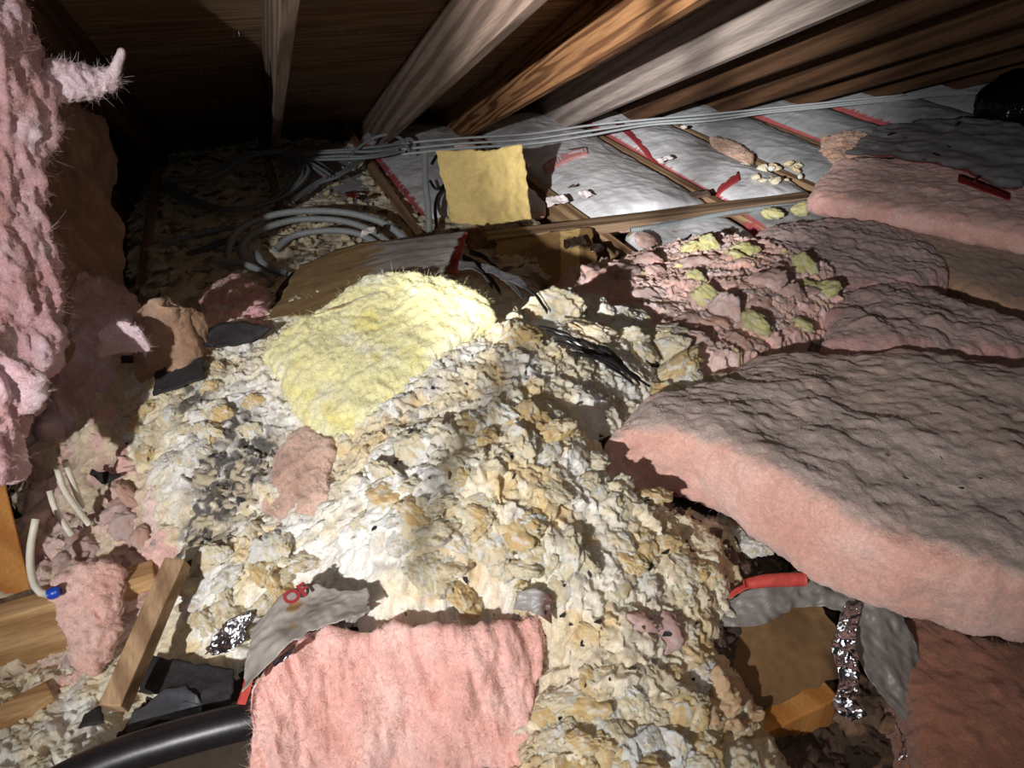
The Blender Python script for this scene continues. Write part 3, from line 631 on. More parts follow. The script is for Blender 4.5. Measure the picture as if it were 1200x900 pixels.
b3 = bay('dim grey faced batt with red edge, third bay right of kraft sheet', 2.79, 3.25, 3.0, 4.9, .0, faced_col(.0, .03, grey=FACED, seed=7), bulge=.05)
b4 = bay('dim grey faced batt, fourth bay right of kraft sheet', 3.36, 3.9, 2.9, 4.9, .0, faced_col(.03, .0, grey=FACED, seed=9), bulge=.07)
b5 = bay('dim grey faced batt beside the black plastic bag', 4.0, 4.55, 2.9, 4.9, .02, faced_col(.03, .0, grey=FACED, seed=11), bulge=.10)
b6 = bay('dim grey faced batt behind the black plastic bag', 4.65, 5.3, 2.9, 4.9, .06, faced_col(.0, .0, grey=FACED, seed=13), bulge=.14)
b7 = bay('grey faced batt piece in front of the long board', 1.52, 2.05, 2.35, 2.86, -.01, faced_col(.0, .04, seed=15, torn=1.), bulge=.02)
b8 = bay('grey faced batt piece in front of the conduit at right', 2.12, 2.75, 2.3, 2.86, .0, faced_col(.03, .0, grey=FACED, seed=17, torn=.6), bulge=.02)
b9 = bay('dusty grey faced batt with red stripe behind the conduit coil', .16, .62, 3.3, 4.9, -.05, faced_col(.0, .04, grey=FACED, seed=19), bulge=.02)
# print patch on the bright batt: worn pale letters on pink band
def on_top(o, pts):
    V, N, u, v, wv = o_data[o.name]; k = wv > .7
    out = []
    for p in pts:
        i = np.argmin(((V[k][:, :2]-p[:2])**2).sum(1)); out.append(A(p[0], p[1], V[k][i, 2]+.0025))
    return out
def print_band(o, near_px, far_px, z, m, nu=16, nv=5):
    a = cat([PZ(*p, z) for p in near_px], nu); b = cat([PZ(*p, z) for p in far_px], nu)
    pts = [a[i]*(1-t)+b[i]*t for i in range(nu) for t in np.linspace(0, 1, nv)]
    V = np.array(on_top(o, pts)); V[:, 2] = np.convolve(np.pad(V[:, 2], 4, mode='edge'), np.ones(9)/9, 'valid')+.002
    r = link('print_band', V, grid_faces(nu, nv), m, None, o); r.modifiers.new('thickness', 'SOLIDIFY').thickness = .0008
    return r, V
plain('pink_ink', srgb(226, 156, 158), .55, var=.12)
pb, PVt = print_band(b1, [(640, 196), (664, 189), (690, 183)], [(636, 186), (662, 177), (688, 174)], .06, M['pink_ink'])
for i, t in enumerate(np.linspace(.12, .95, 11)):
    if i in (5,): continue
    k = int(t*15); c = PVt[k*5+2]; n_ = PVt[min(k+1, 15)*5+2]-PVt[max(k-1, 0)*5+2]; n_ /= np.linalg.norm(n_)
    hgt = PVt[k*5+3]-PVt[k*5+1]; a = c-hgt*.45+A(0, 0, .003)
    if i in (6, 7, 8): ln_ = n_*.05; V, F = box_pts(a+hgt*.3, a+hgt*.3+ln_, hgt*.35, (0, 0, .0008))
    else: V, F = box_pts(a, a+n_*.010, hgt*.9, (0, 0, .0008))
    link('print_letter', V, F, M['white_ink'], None, pb, smooth=False)
print_band(b2, [(838, 232), (790, 196), (742, 160), (718, 142)], [(846, 230), (800, 194), (752, 158), (726, 141)], .05, M['red_ink'])
print_band(b9, [(408, 232), (430, 228), (462, 222)], [(404, 224), (430, 219), (460, 212)], -.02, M['red_dark'])
print_band(b2, [(818, 222), (850, 216), (868, 210)], [(814, 212), (846, 206), (866, 200)], .05, M['red_ink'])
# upper right batts
slab('pink_batt', 'pink batt exposed under the fallen grey facing at upper right', 'insulation batt',
    [PZ(948, 222, .20), PZ(1010, 232, .21), PZ(1090, 245, .22), PZ(1180, 262, .23), PZ(1280, 280, .22)], [PZ(985, 178, .20), PZ(1060, 180, .20), PZ(1130, 180, .20), PZ(1220, 200, .20), PZ(1330, 215, .2)], .13, M['fibre'],
    fib_col(srgb(232, 184, 174), srgb(238, 198, 190), srgb(216, 164, 150), seed=23.), layers=[(.02, 5, 3, 'fbm', I3), (.012, 14, 3, 'billow', (.6, 1, 1.8)), (.005, 45, 3, 'ridge', (.6, 1, 1.6))], res=.009, n=4)
slab('tan_batt', 'tan pink lower batt under the pink batt at the right edge', 'insulation batt',
    [PZ(1030, 300, .10), PZ(1100, 318, .11), PZ(1200, 356, .12), PZ(1300, 385, .12)], [PZ(1040, 250, .12), PZ(1120, 258, .12), PZ(1200, 270, .12), PZ(1320, 300, .12)], .13, M['fibre'],
    fib_col(srgb(184, 146, 122), srgb(198, 160, 138), srgb(146, 116, 100), dust=srgb(160, 134, 116), seed=26.), res=.009, n=4)
top = sheet('grey_facing', [PZ(988, 184, .215), PZ(1060, 190, .22), PZ(1120, 202, .225), PZ(1180, 226, .235), PZ(1196, 222, .235)], [PZ(1030, 150, .20), PZ(1090, 142, .21), PZ(1150, 140, .21), PZ(1210, 150, .22), PZ(1230, 160, .22)], M['facing'], 70, 40,
    colf=lambda X, u, v: mixc(np.where((v < .05)[:, None], REDI*.7, FACED), FACED*.7, sstep(0, .5, fbm(X, 6, 3))*.8), crump=(.014, 7), fine=(.005, 24), rag=.02)
for k_, (px, py) in enumerate([(1082, 190), (1142, 215), (1060, 164), (1108, 172), (1040, 160), (1150, 160), (1092, 182), (1120, 150)]):
    p = PZ(px, py, .255); q = RNG.normal(size=3)*.012
    sheet('glint_fleck', [p, p+A(.03, .004, 0)+q], [p+A(.004, .016, .004), p+A(.03, .018, .003)+q], M['foil'], 8, 6, parent=top, rag=.004, crump=(.006, 40), fine=(.003, 90))  # foil bits added for the white highlights on the facing
sheet('red_flange', [PZ(1122, 214, .245), PZ(1150, 224, .245), PZ(1182, 236, .245)], [PZ(1124, 205, .25), PZ(1152, 215, .25), PZ(1184, 228, .25)], M['red_dark'], 16, 5, parent=top, rag=.004, crump=(.004, 25), fine=(.001, 60))
tag(top, 'dusty grey foil facing sheet with a red edge over the upper right pink batt', 'facing sheet')
slab('tan_scrap', 'ragged tan fibreglass scrap left of the dusty grey facing sheet', 'insulation scrap',
    [PZ(962, 180, .06), PZ(985, 186, .08), PZ(1012, 176, .08)], [PZ(966, 158, .08), PZ(990, 150, .09), PZ(1018, 152, .08)], .09, M['fibre'], fib_col(srgb(216, 170, 144), srgb(226, 186, 162), srgb(170, 130, 106)), layers=[(.02, 12, 3, 'billow', I3), (.010, 40, 3, 'ridge', I3)], res=.007, n=3)

# ================================================================== KRAFT, FACINGS, FELT
KRAFT, KRAFTD = srgb(226, 200, 132), srgb(160, 134, 94)
kp = sheet('kraft_sheet', [PZ(530, 262, .03), PZ(575, 263, .03), PZ(622, 257, .03)], [PZ(533, 262, .03)+A(-.05, .10, .30), PZ(575, 263, .03)+A(-.03, .11, .29), PZ(622, 257, .03)+A(-.0, .12, .30)], M['paper'], 50, 44,
    colf=lambda X, u, v: mixc(np.broadcast_to(KRAFT, X.shape), KRAFT*.82, sstep(0, .5, fbm(X, 10, 3))), crump=(.013, 8), fine=(.006, 22), rag=.012)
tag(kp, 'square of yellow kraft paper standing upright behind the heap', 'kraft paper')
kin = sheet('ink_line', [PZ(571, 255, .03)+A(-.012, -.012, .05), PZ(574, 255, .03)+A(-.012, -.012, .05)], [PZ(571, 255, .03)+A(-.03, .05, .21), PZ(574, 255, .03)+A(-.03, .05, .21)], M['ink_dark'], 4, 20, parent=kp, rag=0, crump=(.002, 20), fine=(0, 1))
tk = sheet('torn_facing', [S(312, 376, .02), S(380, 368, .05), S(440, 345, .06), S(520, 322, .05)], [PZ(352, 312, .20), PZ(410, 290, .26), PZ(470, 282, .30), PZ(545, 272, .30)], M['paper'], 70, 50,
    colf=lambda X, u, v: mixc(mixc(np.broadcast_to(KRAFTD, X.shape), srgb(176, 172, 168), sstep(.50, .60, u+.25*fbm(X, 18, 3)+.10*(v-.5))), srgb(120, 98, 70), sstep(.1, .4, fbm(X+3, 12, 3))*.5), crump=(.005, 5), fine=(.0025, 45), rag=.012)
tag(tk, 'stiff torn piece of brown and grey facing leaning behind the yellow batt', 'facing sheet')
sheet('foil_edge', [S(312, 376, .025), PZ(318, 352, .14), PZ(335, 325, .19), PZ(354, 311, .21)], [S(320, 374, .03), PZ(325, 354, .15), PZ(342, 328, .20), PZ(362, 312, .215)], M['foil'], 30, 5, parent=tk, rag=.003, crump=(.005, 40), fine=(.003, 90))
sheet('foil_edge', [PZ(354, 312, .21), PZ(410, 290, .265), PZ(450, 284, .29), PZ(480, 281, .305)], [PZ(356, 318, .215), PZ(412, 295, .27), PZ(452, 288, .295), PZ(482, 284, .31)], M['foil'], 30, 5, parent=tk, rag=.003, crump=(.005, 40), fine=(.003, 90))
rf = sheet('red_flange', [S(522, 318, .03), PZ(524, 305, .28), PZ(532, 280, .31)], [S(536, 320, .04), PZ(540, 300, .28), PZ(549, 272, .31)], M['red_tape'], 20, 8, rag=.006, crump=(.006, 25), fine=(.002, 60))
tag(rf, 'red paper flange curling at the right end of the torn facing', 'facing scrap')
dk = sheet('kraft_facing', [PZ(572, 335, .03), PZ(620, 340, .02), PZ(668, 334, .02), PZ(702, 318, .02)], [PZ(580, 276, .03), PZ(620, 274, .03), PZ(660, 270, .04), PZ(692, 268, .04)], M['paper'], 60, 36,
    colf=lambda X, u, v: np.where(((np.abs(u-.72-.12*(v-.5)) < .10) | (v < .02))[:, None], srgb(206, 176, 116), mixc(np.broadcast_to(srgb(148, 118, 78), X.shape), srgb(120, 94, 62), sstep(0, .4, fbm(X, 8, 3)))), crump=(.006, 7), fine=(.002, 30), rag=.015)
tag(dk, 'brown kraft facing with a pale tape stripe lying below the long board', 'facing sheet')
# silver grey facing torn off the front batt, red flange on its left edge
ff = sheet('torn_facing', [PZ(286, 812, .185), PZ(330, 768, .21), PZ(380, 738, .225), PZ(432, 718, .235)], [PZ(302, 735, .17), PZ(326, 710, .20), PZ(356, 692, .215), PZ(430, 690, .24)], M['facing'], 60, 34,
    colf=lambda X, u, v: mixc(mixc(np.broadcast_to(srgb(170, 162, 156), X.shape), srgb(140, 132, 126), sstep(0, .4, fbm(X, 14, 3))), srgb(150, 120, 80), sstep(.42, .48, fbm(X+2, 16, 3)+.15*(1-v))), crump=(.008, 10), fine=(.003, 40), rag=.016)
tag(ff, 'grey facing torn back from the front pink batt, bearing red letters', 'facing sheet')
sheet('red_flange', [PZ(272, 842, .06), PZ(284, 800, .12), PZ(294, 765, .155), PZ(298, 732, .175)], [PZ(282, 844, .06), PZ(294, 802, .13), PZ(301, 768, .16), PZ(301, 735, .18)], M['red_tape'], 24, 5, parent=ff, rag=.002, crump=(.003, 25), fine=(.001, 60))
# two bold red letters on the torn facing
c0, c1 = PZ(338, 712, .232), PZ(362, 695, .236); dv = (c1-c0)
fc = bpy.data.curves.new('red_letters', 'FONT'); fc.body = 'OF'; fc.size = .034; fc.extrude = .0006; fc.offset = .0012; fc.materials.append(M['red_ink'])
fo = bpy.data.objects.new('red_letters', fc); COL.objects.link(fo); fo.parent = ff; fo.location = c0-np.array(ff.location)+A(0, 0, .004); fo.rotation_euler = (math.radians(12), 0, math.atan2(dv[1], dv[0]))
_me = bpy.data.meshes.new_from_object(fo.evaluated_get(bpy.context.evaluated_depsgraph_get())); _o = bpy.data.objects.new('red_letters', _me); COL.objects.link(_o)
_o.parent = ff; _o.location = fo.location; _o.rotation_euler = fo.rotation_euler; bpy.data.objects.remove(fo); _o.name = 'red_letters'
sheet('foil_patch', [PZ(318, 785, .205), PZ(345, 768, .215)], [PZ(322, 776, .205), PZ(350, 757, .215)], M['foil'], 14, 8, parent=ff, rag=.006, crump=(.006, 40), fine=(.003, 90))
fs = sheet('foil_scrap', [S(242, 768, .015), S(268, 762, .02), S(288, 750, .02)], [S(262, 738, .03), S(276, 724, .035), S(294, 720, .03)], M['foil'], 30, 24, rag=.012, crump=(.012, 30), fine=(.005, 80))
tag(fs, 'crinkled shiny foil scrap left of the red flange', 'foil')
ff2 = sheet('torn_facing', [S(402, 742, .045), S(420, 730, .05), S(440, 715, .05)], [S(380, 716, .05), S(398, 702, .05), S(425, 694, .04)], M['facing'], 24, 20, colf=lambda X, u, v: np.broadcast_to(srgb(120, 114, 108), X.shape), crump=(.008, 16), fine=(.003, 50), rag=.01)
tag(ff2, 'small grey facing flap under the cream crumbs above the front batt', 'facing sheet')
gl = sheet('plastic_scrap', [S(606, 712, .04), S(628, 716, .05), S(646, 730, .04)], [S(612, 694, .05), S(630, 692, .06), S(644, 702, .05)], M['facing'], 20, 16, colf=lambda X, u, v: mixc(np.broadcast_to(srgb(150, 146, 144), X.shape), srgb(96, 66, 60), sstep(.5, .8, u)), crump=(.008, 30), fine=(.004, 60), rag=.008)
tag(gl, 'glossy grey and maroon plastic scrap at the top corner of the front batt', 'scrap')
# the lower right: torn foil facing, kraft inside, red roll, crumpled foil strip
fr = sheet('torn_facing', [PZ(832, 735, .06), PZ(880, 735, .07), PZ(930, 712, .075), PZ(985, 720, .07), PZ(1010, 790, .02), PZ(1062, 850, -.03)], [PZ(840, 708, .09), PZ(890, 685, .11), PZ(940, 662, .12), PZ(1000, 636, .13), PZ(1042, 690, .10), PZ(1098, 800, .0)], M['facing'], 90, 40,
    colf=lambda X, u, v: mixc(np.broadcast_to(srgb(128, 124, 120), X.shape), srgb(84, 78, 72), sstep(0, .4, fbm(X, 12, 3))), crump=(.014, 9), fine=(.008, 34), rag=.014)
tag(fr, 'crumpled grey facing fanned out right of the heap under the red roll', 'facing sheet')
kf = sheet('kraft_facing', [PZ(862, 846, .0), PZ(915, 824, .005), PZ(975, 800, .005), PZ(992, 785, .0)], [PZ(834, 725, .05), PZ(895, 715, .065), PZ(945, 695, .07), PZ(990, 740, .055)], M['paper'], 50, 44,
    colf=lambda X, u, v: mixc(np.broadcast_to(srgb(122, 94, 62), X.shape), srgb(94, 72, 48), sstep(-.1, .4, fbm(X, 10, 3))), crump=(.006, 7), fine=(.002, 30), rag=.010)
tag(kf, 'dark brown kraft paper curving over the pale wood block at lower right', 'kraft paper')
rr = tube('red_roll', [PZ(872, 684, .125), PZ(900, 680, .13), PZ(943, 679, .13)], .0125, M['red_tape'], ring=14, step=.006, wob=.004, taper=[.75, 1, 1.05, 1]); tag(rr, 'rolled red paper strip lying on the grey facing', 'paper roll')
sheet('roll_tail', [PZ(838, 702, .09), PZ(858, 690, .11), PZ(876, 680, .13)], [PZ(842, 708, .09), PZ(862, 697, .11), PZ(878, 688, .128)], M['red_tape'], 18, 6, parent=rr, rag=.003, crump=(.004, 25), fine=(.001, 60))
cf = sheet('foil_strip', [PZ(984, 712, .10), PZ(974, 765, .07), PZ(982, 800, .055), PZ(975, 828, .04), PZ(996, 850, .03)], [PZ(1006, 708, .10), PZ(1000, 760, .075), PZ(1004, 795, .06), PZ(1000, 818, .045), PZ(1014, 842, .035)], M['foil'], 70, 16, rag=.008, crump=(.014, 28), fine=(.006, 80))
tag(cf, 'crumpled strip of shiny foil hanging down the brown kraft paper', 'foil')
a, b = PZ(872, 872, -.01), PZ(985, 818, -.01); dv = (b-a)/np.linalg.norm(b-a); pv = A(-dv[1], dv[0], 0)
wbk = beam('wood_block', a-A(0, 0, .1)-dv*.03, b-A(0, 0, .1), pv*.05, (0, 0, .1), M['wood_orange'], bev=.004); tag(wbk, 'pale yellow wood block under the dark kraft paper', 'wood block')
fsc = sheet('foil_scrap', [S(1078, 852, .02), S(1104, 844, .02)], [S(1084, 843, .03), S(1100, 838, .03)], M['foil'], 14, 10, rag=.006, crump=(.008, 40), fine=(.004, 90)); tag(fsc, 'tiny bluish foil scrap on the dark floor at lower right', 'foil')
fs4 = sheet('foil_scrap', [S(1052, 890, .02), S(1075, 888, .02), S(1110, 872, .02)], [S(1058, 870, .03), S(1080, 862, .04), S(1110, 860, .03)], M['foil'], 22, 16, rag=.01, crump=(.014, 30), fine=(.005, 80)); tag(fs4, 'dark crumpled foil scrap lowest on the floor at lower right', 'foil')

# black felt and tar paper scraps
def felt(label, near, far, nu=24, nv=14, m='felt', rag=.01, cr=(.008, 14), group=None, th=.002):
    o = sheet('felt_scrap', near, far, M[m], nu, nv, rag=rag, crump=cr, fine=(.002, 50), thick=th); return tag(o, label, 'felt scrap', group)
felt('flat black felt slab lying behind the left end of the yellow batt', [S(230, 408, .03), S(265, 410, .035), S(302, 396, .03)], [S(234, 396, .05), S(270, 380, .06), S(318, 384, .045)], th=.006)
felt('ragged grey black felt piece hanging over the cream wool at left', [S(182, 465, .02), S(212, 455, .025), S(240, 445, .02)], [S(190, 418, .03), S(215, 410, .035), S(240, 422, .03)])
felt('thin black felt strip along the top left rim of the heap', [S(143, 428, .03), S(180, 424, .03), S(215, 418, .03)], [S(146, 420, .03), S(180, 414, .035), S(212, 410, .03)], nv=6)
dirty = sheet('dirty_facing', [S(203, 650, .026), S(220, 600, .026), S(222, 545, .024), S(258, 515, .018)], [S(242, 645, .026), S(268, 620, .022), S(298, 580, .020), S(326, 525, .018)], M['paper'], 90, 50,
    colf=lambda X, u, v: mixc(mixc(np.broadcast_to(srgb(180, 168, 146), X.shape), srgb(60, 56, 56), sstep(-.05, .25, fbm(X, 34, 5))), srgb(166, 162, 156), sstep(.15, .35, fbm(X+4, 40, 4))), crump=(.022, 16), fine=(.010, 50), rag=.05)
tag(dirty, 'soot blackened facing strip clinging to the left flank of the heap', 'facing sheet')
# shredded black strips at the top of the heap
pts_f = [(648,400,740,450),(660,405,750,445),(640,390,700,430),(690,405,740,440),(655,396,720,425),(670,415,760,455),(700,420,748,452),(630,385,690,412)]
for i, (x0, y0, x1, y1) in enumerate(pts_f):
    a, b = S(x0, y0, .025+.004*i), S(x1, y1, .02+.003*i); pv = A(.3, .9, .2)*(.012+.008*RNG.random())
    felt('black shredded felt strip fanned over the right shoulder of the heap', [a, (a+b)/2+A(0, 0, .012), b], [a+pv*.5, (a+b)/2+pv+A(0, 0, .012), b+pv*.4], 26, 5, group='black felt strips on the heap', rag=.005, cr=(.004, 20))
for i, (x0, y0, x1, y1) in enumerate([(545,305,590,345),(552,298,600,335),(560,318,612,352),(540,318,575,340),(590,330,640,368)]):
    a, b = S(x0, y0, .05+.004*i), S(x1, y1, .03); pv = A(.2, .9, .4)*.03
    felt('black felt flake jutting up behind the yellow batt', [a, (a+b)/2+A(0, 0, .02), b], [a+pv, (a+b)/2+pv+A(0, 0, .015), b+pv*.6], 18, 8, group='black felt flakes behind the yellow batt')
felt('charred black felt sheet between the wood stick and the red flange', [S(165, 812, .03), S(215, 822, .035), S(272, 832, .03)], [S(182, 770, .03), S(230, 780, .035), S(278, 786, .03)], 34, 20)
felt('bluish grey plastic film curled in front of the charred felt', [S(150, 862, .02), S(190, 850, .03), S(236, 846, .02)], [S(158, 838, .03), S(200, 806, .04), S(232, 816, .04)], 26, 16, m='cable_dark')
felt('dark gnarled felt flake at the foot of the wood stick', [S(98, 852, .02), S(122, 848, .02)], [S(102, 838, .03), S(118, 834, .03)], 10, 8)
felt('small dark felt flake caught at the top of the wood stick', [S(204, 676, .05), S(226, 668, .05)], [S(210, 662, .06), S(226, 656, .06)], 12, 8)
felt('black splinter of felt over the pink shreds at left', [S(110, 556, .03), S(125, 562, .03), S(142, 560, .03)], [S(112, 550, .035), S(126, 556, .035), S(142, 557, .03)], 14, 4)

# ================================================================== BOARDS, PIPES, CABLES
a, b = PZ(552, 284, .04), PZ(936, 234, .04); dv = (b-a)/np.linalg.norm(b-a); pv = A(-dv[1], dv[0], 0)
lb = beam('long_board', a-A(0, 0, .04), b-A(0, 0, .04)+dv*.1, pv*.09, (0, 0, .042), M['wood_string'], bev=.003, segs=8, rag=.004); tag(lb, 'long brown board laid across the joists', 'board')
a, b = PZ(138, 834, .05), PZ(212, 664, .13); dv = (b-a)/np.linalg.norm(b-a); pv = A(dv[1], -dv[0], 0)
st = beam('wood_stick', a-pv*.021, b-pv*.021, pv*.042, np.cross(pv, dv)*.036, M['wood_stick'], bev=.003, segs=6, rag=.003); tag(st, 'short weathered wood stick leaning at lower left', 'wood stick')
pp = tube('black_pipe', [PZ(40, 935, .04), PZ(120, 895, .045), PZ(200, 868, .05), PZ(282, 846, .06), PZ(320, 838, .06)], .03, M['pipe_black'], ring=22, step=.01); tag(pp, 'black plastic pipe at the bottom left corner', 'pipe')
def coil(name, label, cat_, pxs, z, r, m, n=1, jit=0., zj=.0, corr=0., pitch=.008, group=None, dz=0.):
    for k in range(n):
        jx, jy = RNG.normal()*jit, RNG.normal()*jit*.6
        pts = [PZ(p[0]+jx+RNG.normal()*jit*.3, p[1]+jy+RNG.normal()*jit*.2, (p[2] if len(p) > 2 else z)+dz+k*zj) for p in pxs]
        o = tube(name, pts, r, M[m], ring=10, corr=corr, pitch=pitch, step=.02); tag(o, label, cat_, group)
CORR = dict(corr=.09, pitch=.010)
coil('flexible_conduit', 'outermost thick loop of grey ribbed conduit behind the torn facing', 'conduit', [(286,330,.01),(270,312,.02),(268,290,.05),(282,268,.08),(320,252,.10),(365,247,.11),(410,250,.10),(450,262,.07),(478,282,.03)], .05, .0145, 'conduit', **CORR)
coil('flexible_conduit', 'second ribbed conduit loop nested inside the outermost one', 'conduit', [(290,312,.02),(282,292,.04),(300,272,.06),(345,258,.07),(395,258,.07),(435,270,.05),(462,290,.02)], .05, .0135, 'conduit', **CORR)
coil('flexible_conduit', 'inner ribbed conduit arc ending at the torn facing top edge', 'conduit', [(322,292,.03),(345,276,.05),(385,270,.06),(420,274,.05),(446,288,.03)], .05, .0135, 'conduit', **CORR)
coil('flexible_conduit', 'short bent conduit piece at the front of the coil', 'conduit', [(300,296,.04),(312,312,.04),(338,322,.05)], .05, .0135, 'conduit', **CORR)
coil('flexible_conduit', 'conduit with an open end pointing left in front of the coil', 'conduit', [(250,305,.05),(280,308,.05),(306,318,.05),(326,336,.04)], .05, .0125, 'conduit', **CORR)
coil('flexible_conduit', 'dark conduit tail running left from the coil', 'conduit', [(190,286,.02),(225,276,.03),(262,268,.04),(292,268,.05)], .03, .0125, 'cable_grey', **CORR)
coil('flexible_conduit', 'darkest conduit tail lying lowest left of the coil', 'conduit', [(220,298,.01),(250,288,.02),(275,278,.03)], .02, .0125, 'cable_dark', **CORR)
coil('flexible_conduit', 'ribbed conduit running along the front of the long board', 'conduit', [(738,270,.02),(790,262,.03),(850,250,.03),(900,243,.03),(935,240,.03)], .03, .011, 'conduit', **CORR)
coil('flexible_conduit', 'grey conduit standing upright left of the kraft sheet', 'conduit', [(503,275,.02),(502,245,.10),(499,215,.18),(498,182,.26)], .03, .0135, 'conduit', **CORR)
coil('grey_cable', 'cable strand of the dark coil in the far left corner', 'cable', [(385,207,.05),(360,190,.08),(325,178,.10),(285,186,.09),(245,206,.06),(200,210,.03),(196,218,.02),(225,236,.01),(270,246,.01),(320,234,.03),(348,212,.06),(354,195,.09),(338,182,.11)], .0, .0075, 'cable_grey', n=6, jit=4, zj=.004, group='dark cable coil')
coil('grey_cable', 'strand of grey cable bundle rising from the coil to the eave', 'cable', [(340,238,.03),(372,214,.04),(402,202,.05),(430,182,.05),(452,168,.06)], .0, .0075, 'cable_grey', n=4, jit=3, zj=.004, group='cable bundle by the coil')
coil('grey_cable', 'dull cable with a bright sleeve in the far left corner', 'cable', [(196,192,.04),(215,184,.06),(240,184,.06),(262,190,.04)], .05, .006, 'cable_dark')
coil('grey_cable', 'grey cable arching up left of the kraft sheet', 'cable', [(402,196,.05),(415,178,.09),(435,163,.13),(455,158,.15),(472,164,.14),(482,182,.08)], .0, .009, 'cable_grey')
coil('grey_cable', 'strand of the flat cable bundle at the eave', 'cable', [(352,182,.08),(400,180,.08),(440,178,.08),(475,172,.07)], .0, .008, 'cable_grey', n=5, jit=4, zj=.003, group='flat cable bundle')
for i, (dy, lab) in enumerate([(0, 'upper long pale cable draped along the eave'), (7, 'middle long pale cable draped along the eave'), (13, 'lower long pale cable draped along the eave')]):
    coil('long_cable', lab, 'cable', [(470, 168+dy, .09), (540, 162+dy*.9, .10), (620, 157+dy*.9, .115), (690, 147+dy*.9, .12), (760, 140+dy*.5, .13), (830, 134+dy*.6, .12), (900, 127+dy*.4, .11), (1000, 117+dy*.4, .12), (1090, 109+dy*.3, .14), (1180, 104+dy*.2, .14)], .0, .0068, 'cable_pale')
bl = coil('black_wire', 'black wire loop left of the kraft sheet', 'wire', [(506,192,.12),(514,181,.14),(524,184,.14),(529,200,.11),(526,214,.07),(514,228,.04),(510,244,.03),(512,268,.02)], .0, .008, 'cable_black')
coil('black_wire', 'second black wire crossing below the black loop', 'wire', [(504,212,.07),(512,222,.05),(524,214,.06)], .0, .007, 'cable_black')
nut = tube('wire_nut', [PZ(380, 206, .06), PZ(380, 198, .07)], .011, M['orange_nut'], ring=10, step=.004, taper=[1.1, 1, .8, .5]); tag(nut, 'orange wire nut beside the dark cable coil', 'wire nut')
slv = tube('cable_sleeve', [PZ(224, 186, .075), PZ(236, 187, .075)], .008, M['steel'], ring=10, step=.01); tag(slv, 'bright metal sleeve on the cable in the far left corner', 'sleeve')
for lab, pxs in [('white cable end pointing down into the pink, left of the pair', [(58,575,.16),(66,600,.12),(84,627,.07)]), ('longer white printed cable of the pair in the pink fibreglass', [(66,545,.22),(76,575,.16),(104,614,.06)]), ('thinner white cable right of the printed one', [(76,540,.22),(84,562,.17),(96,594,.09)])]:
    coil('white_cable', lab, 'cable', pxs, 0, .0065, 'cable_white')
wc = coil('white_cable', 'curved white cable ending in a blue wire nut at left', 'cable', [(42,608,.16),(36,640,.12),(36,668,.09),(44,692,.075),(60,697,.075)], 0, .0075, 'cable_white')
nb = tube('wire_nut', [PZ(57, 697, .075), PZ(70, 692, .08)], .012, M['blue_nut'], ring=12, step=.004, taper=[.8, 1, 1, .7]); tag(nb, 'blue wire nut at the end of the curved white cable', 'wire nut')
# cord of the work light hanging beside it (its shadow lies across the heap)
hc = tube('extension_cord', [A(-1.4+1.0*math.sin(math.radians(40)), -.92+1.0*math.cos(math.radians(40)), z) + A(math.sin(z*9)*.004, 0, 0) for z in (1.75, 1.5, 1.2, .98)], .008, M['cable_black'], ring=8); tag(hc, 'black cord hanging from the rafters near the work light', 'cord')
# black plastic bag / duct at the right edge
def blob(name, label, cat_, c, r, m, layers, sub=5, colf=None):
    bm = bmesh.new(); bmesh.ops.create_icosphere(bm, subdivisions=sub, radius=1); V = np.array([v.co for v in bm.verts]); F = [[v.index for v in f.verts] for f in bm.faces]; bm.free()
    d = sum(a*fbm(V*A(*st)+c, fq, oc, md) for (a, fq, oc, md, st) in layers); W = V*(1+d)[:, None]*np.array(r)+np.array(c)
    o = link(name, W, F, m, colf(W) if colf else None); return tag(o, label, cat_)
blob('plastic_bag', 'shiny black plastic bag at the top right edge', 'bag', PZ(1205, 128, .20), (.24, .3, .20), M['bag'], [(.15, 1.5, 2, 'fbm', I3), (.08, 4, 3, 'ridge', (1, 1, .6))])

for lab, px, py, z, sx, sy, mm in [('white paper scrap on the bright grey batt near the red stripe', 780, 190, .055, .09, .035, 'white_ink'), ('white crumpled paper bit at the lower left of the bright grey batt', 690, 233, .045, .08, .06, 'white_ink'),
      ('pale paper scraps beside the foot of the kraft sheet', 655, 240, .03, .10, .05, 'white_ink'), ('curled foil scrap on the brown kraft facing', 676, 290, .05, .09, .05, 'foil'), ('small foil bit left of the torn grey batt piece', 700, 296, .05, .05, .03, 'foil'),
      ('white paper bit on the second grey batt', 802, 152, .06, .04, .025, 'white_ink'), ('brown paper bit on the bright grey batt', 670, 222, .06, .05, .02, 'chip'), ('small white scrap by the conduit coil', 432, 277, .12, .06, .04, 'white_ink'), ('white scrap stuck at the right edge of the kraft sheet', 622, 196, .20, .03, .06, 'white_ink'),
      ('tan paper flap at the right end of the bright grey batt', 822, 232, .04, .09, .04, 'chip'), ('foil bit in the bay left of the kraft sheet', 425, 236, .02, .05, .03, 'foil')]:
    p = PZ(px, py, z); q = RNG.uniform(-.3, .3)
    a_ = A(math.cos(q), math.sin(q), .1)*sx; b_ = A(-math.sin(q), math.cos(q), .3)*sy
    tag(sheet('paper_scrap', [p-a_/2, p+a_/2], [p-a_*.4+b_, p+a_*.45+b_], M[mm], 18, 12, rag=.014, crump=(.012, 18), fine=(.004, 60)), lab, 'scrap')
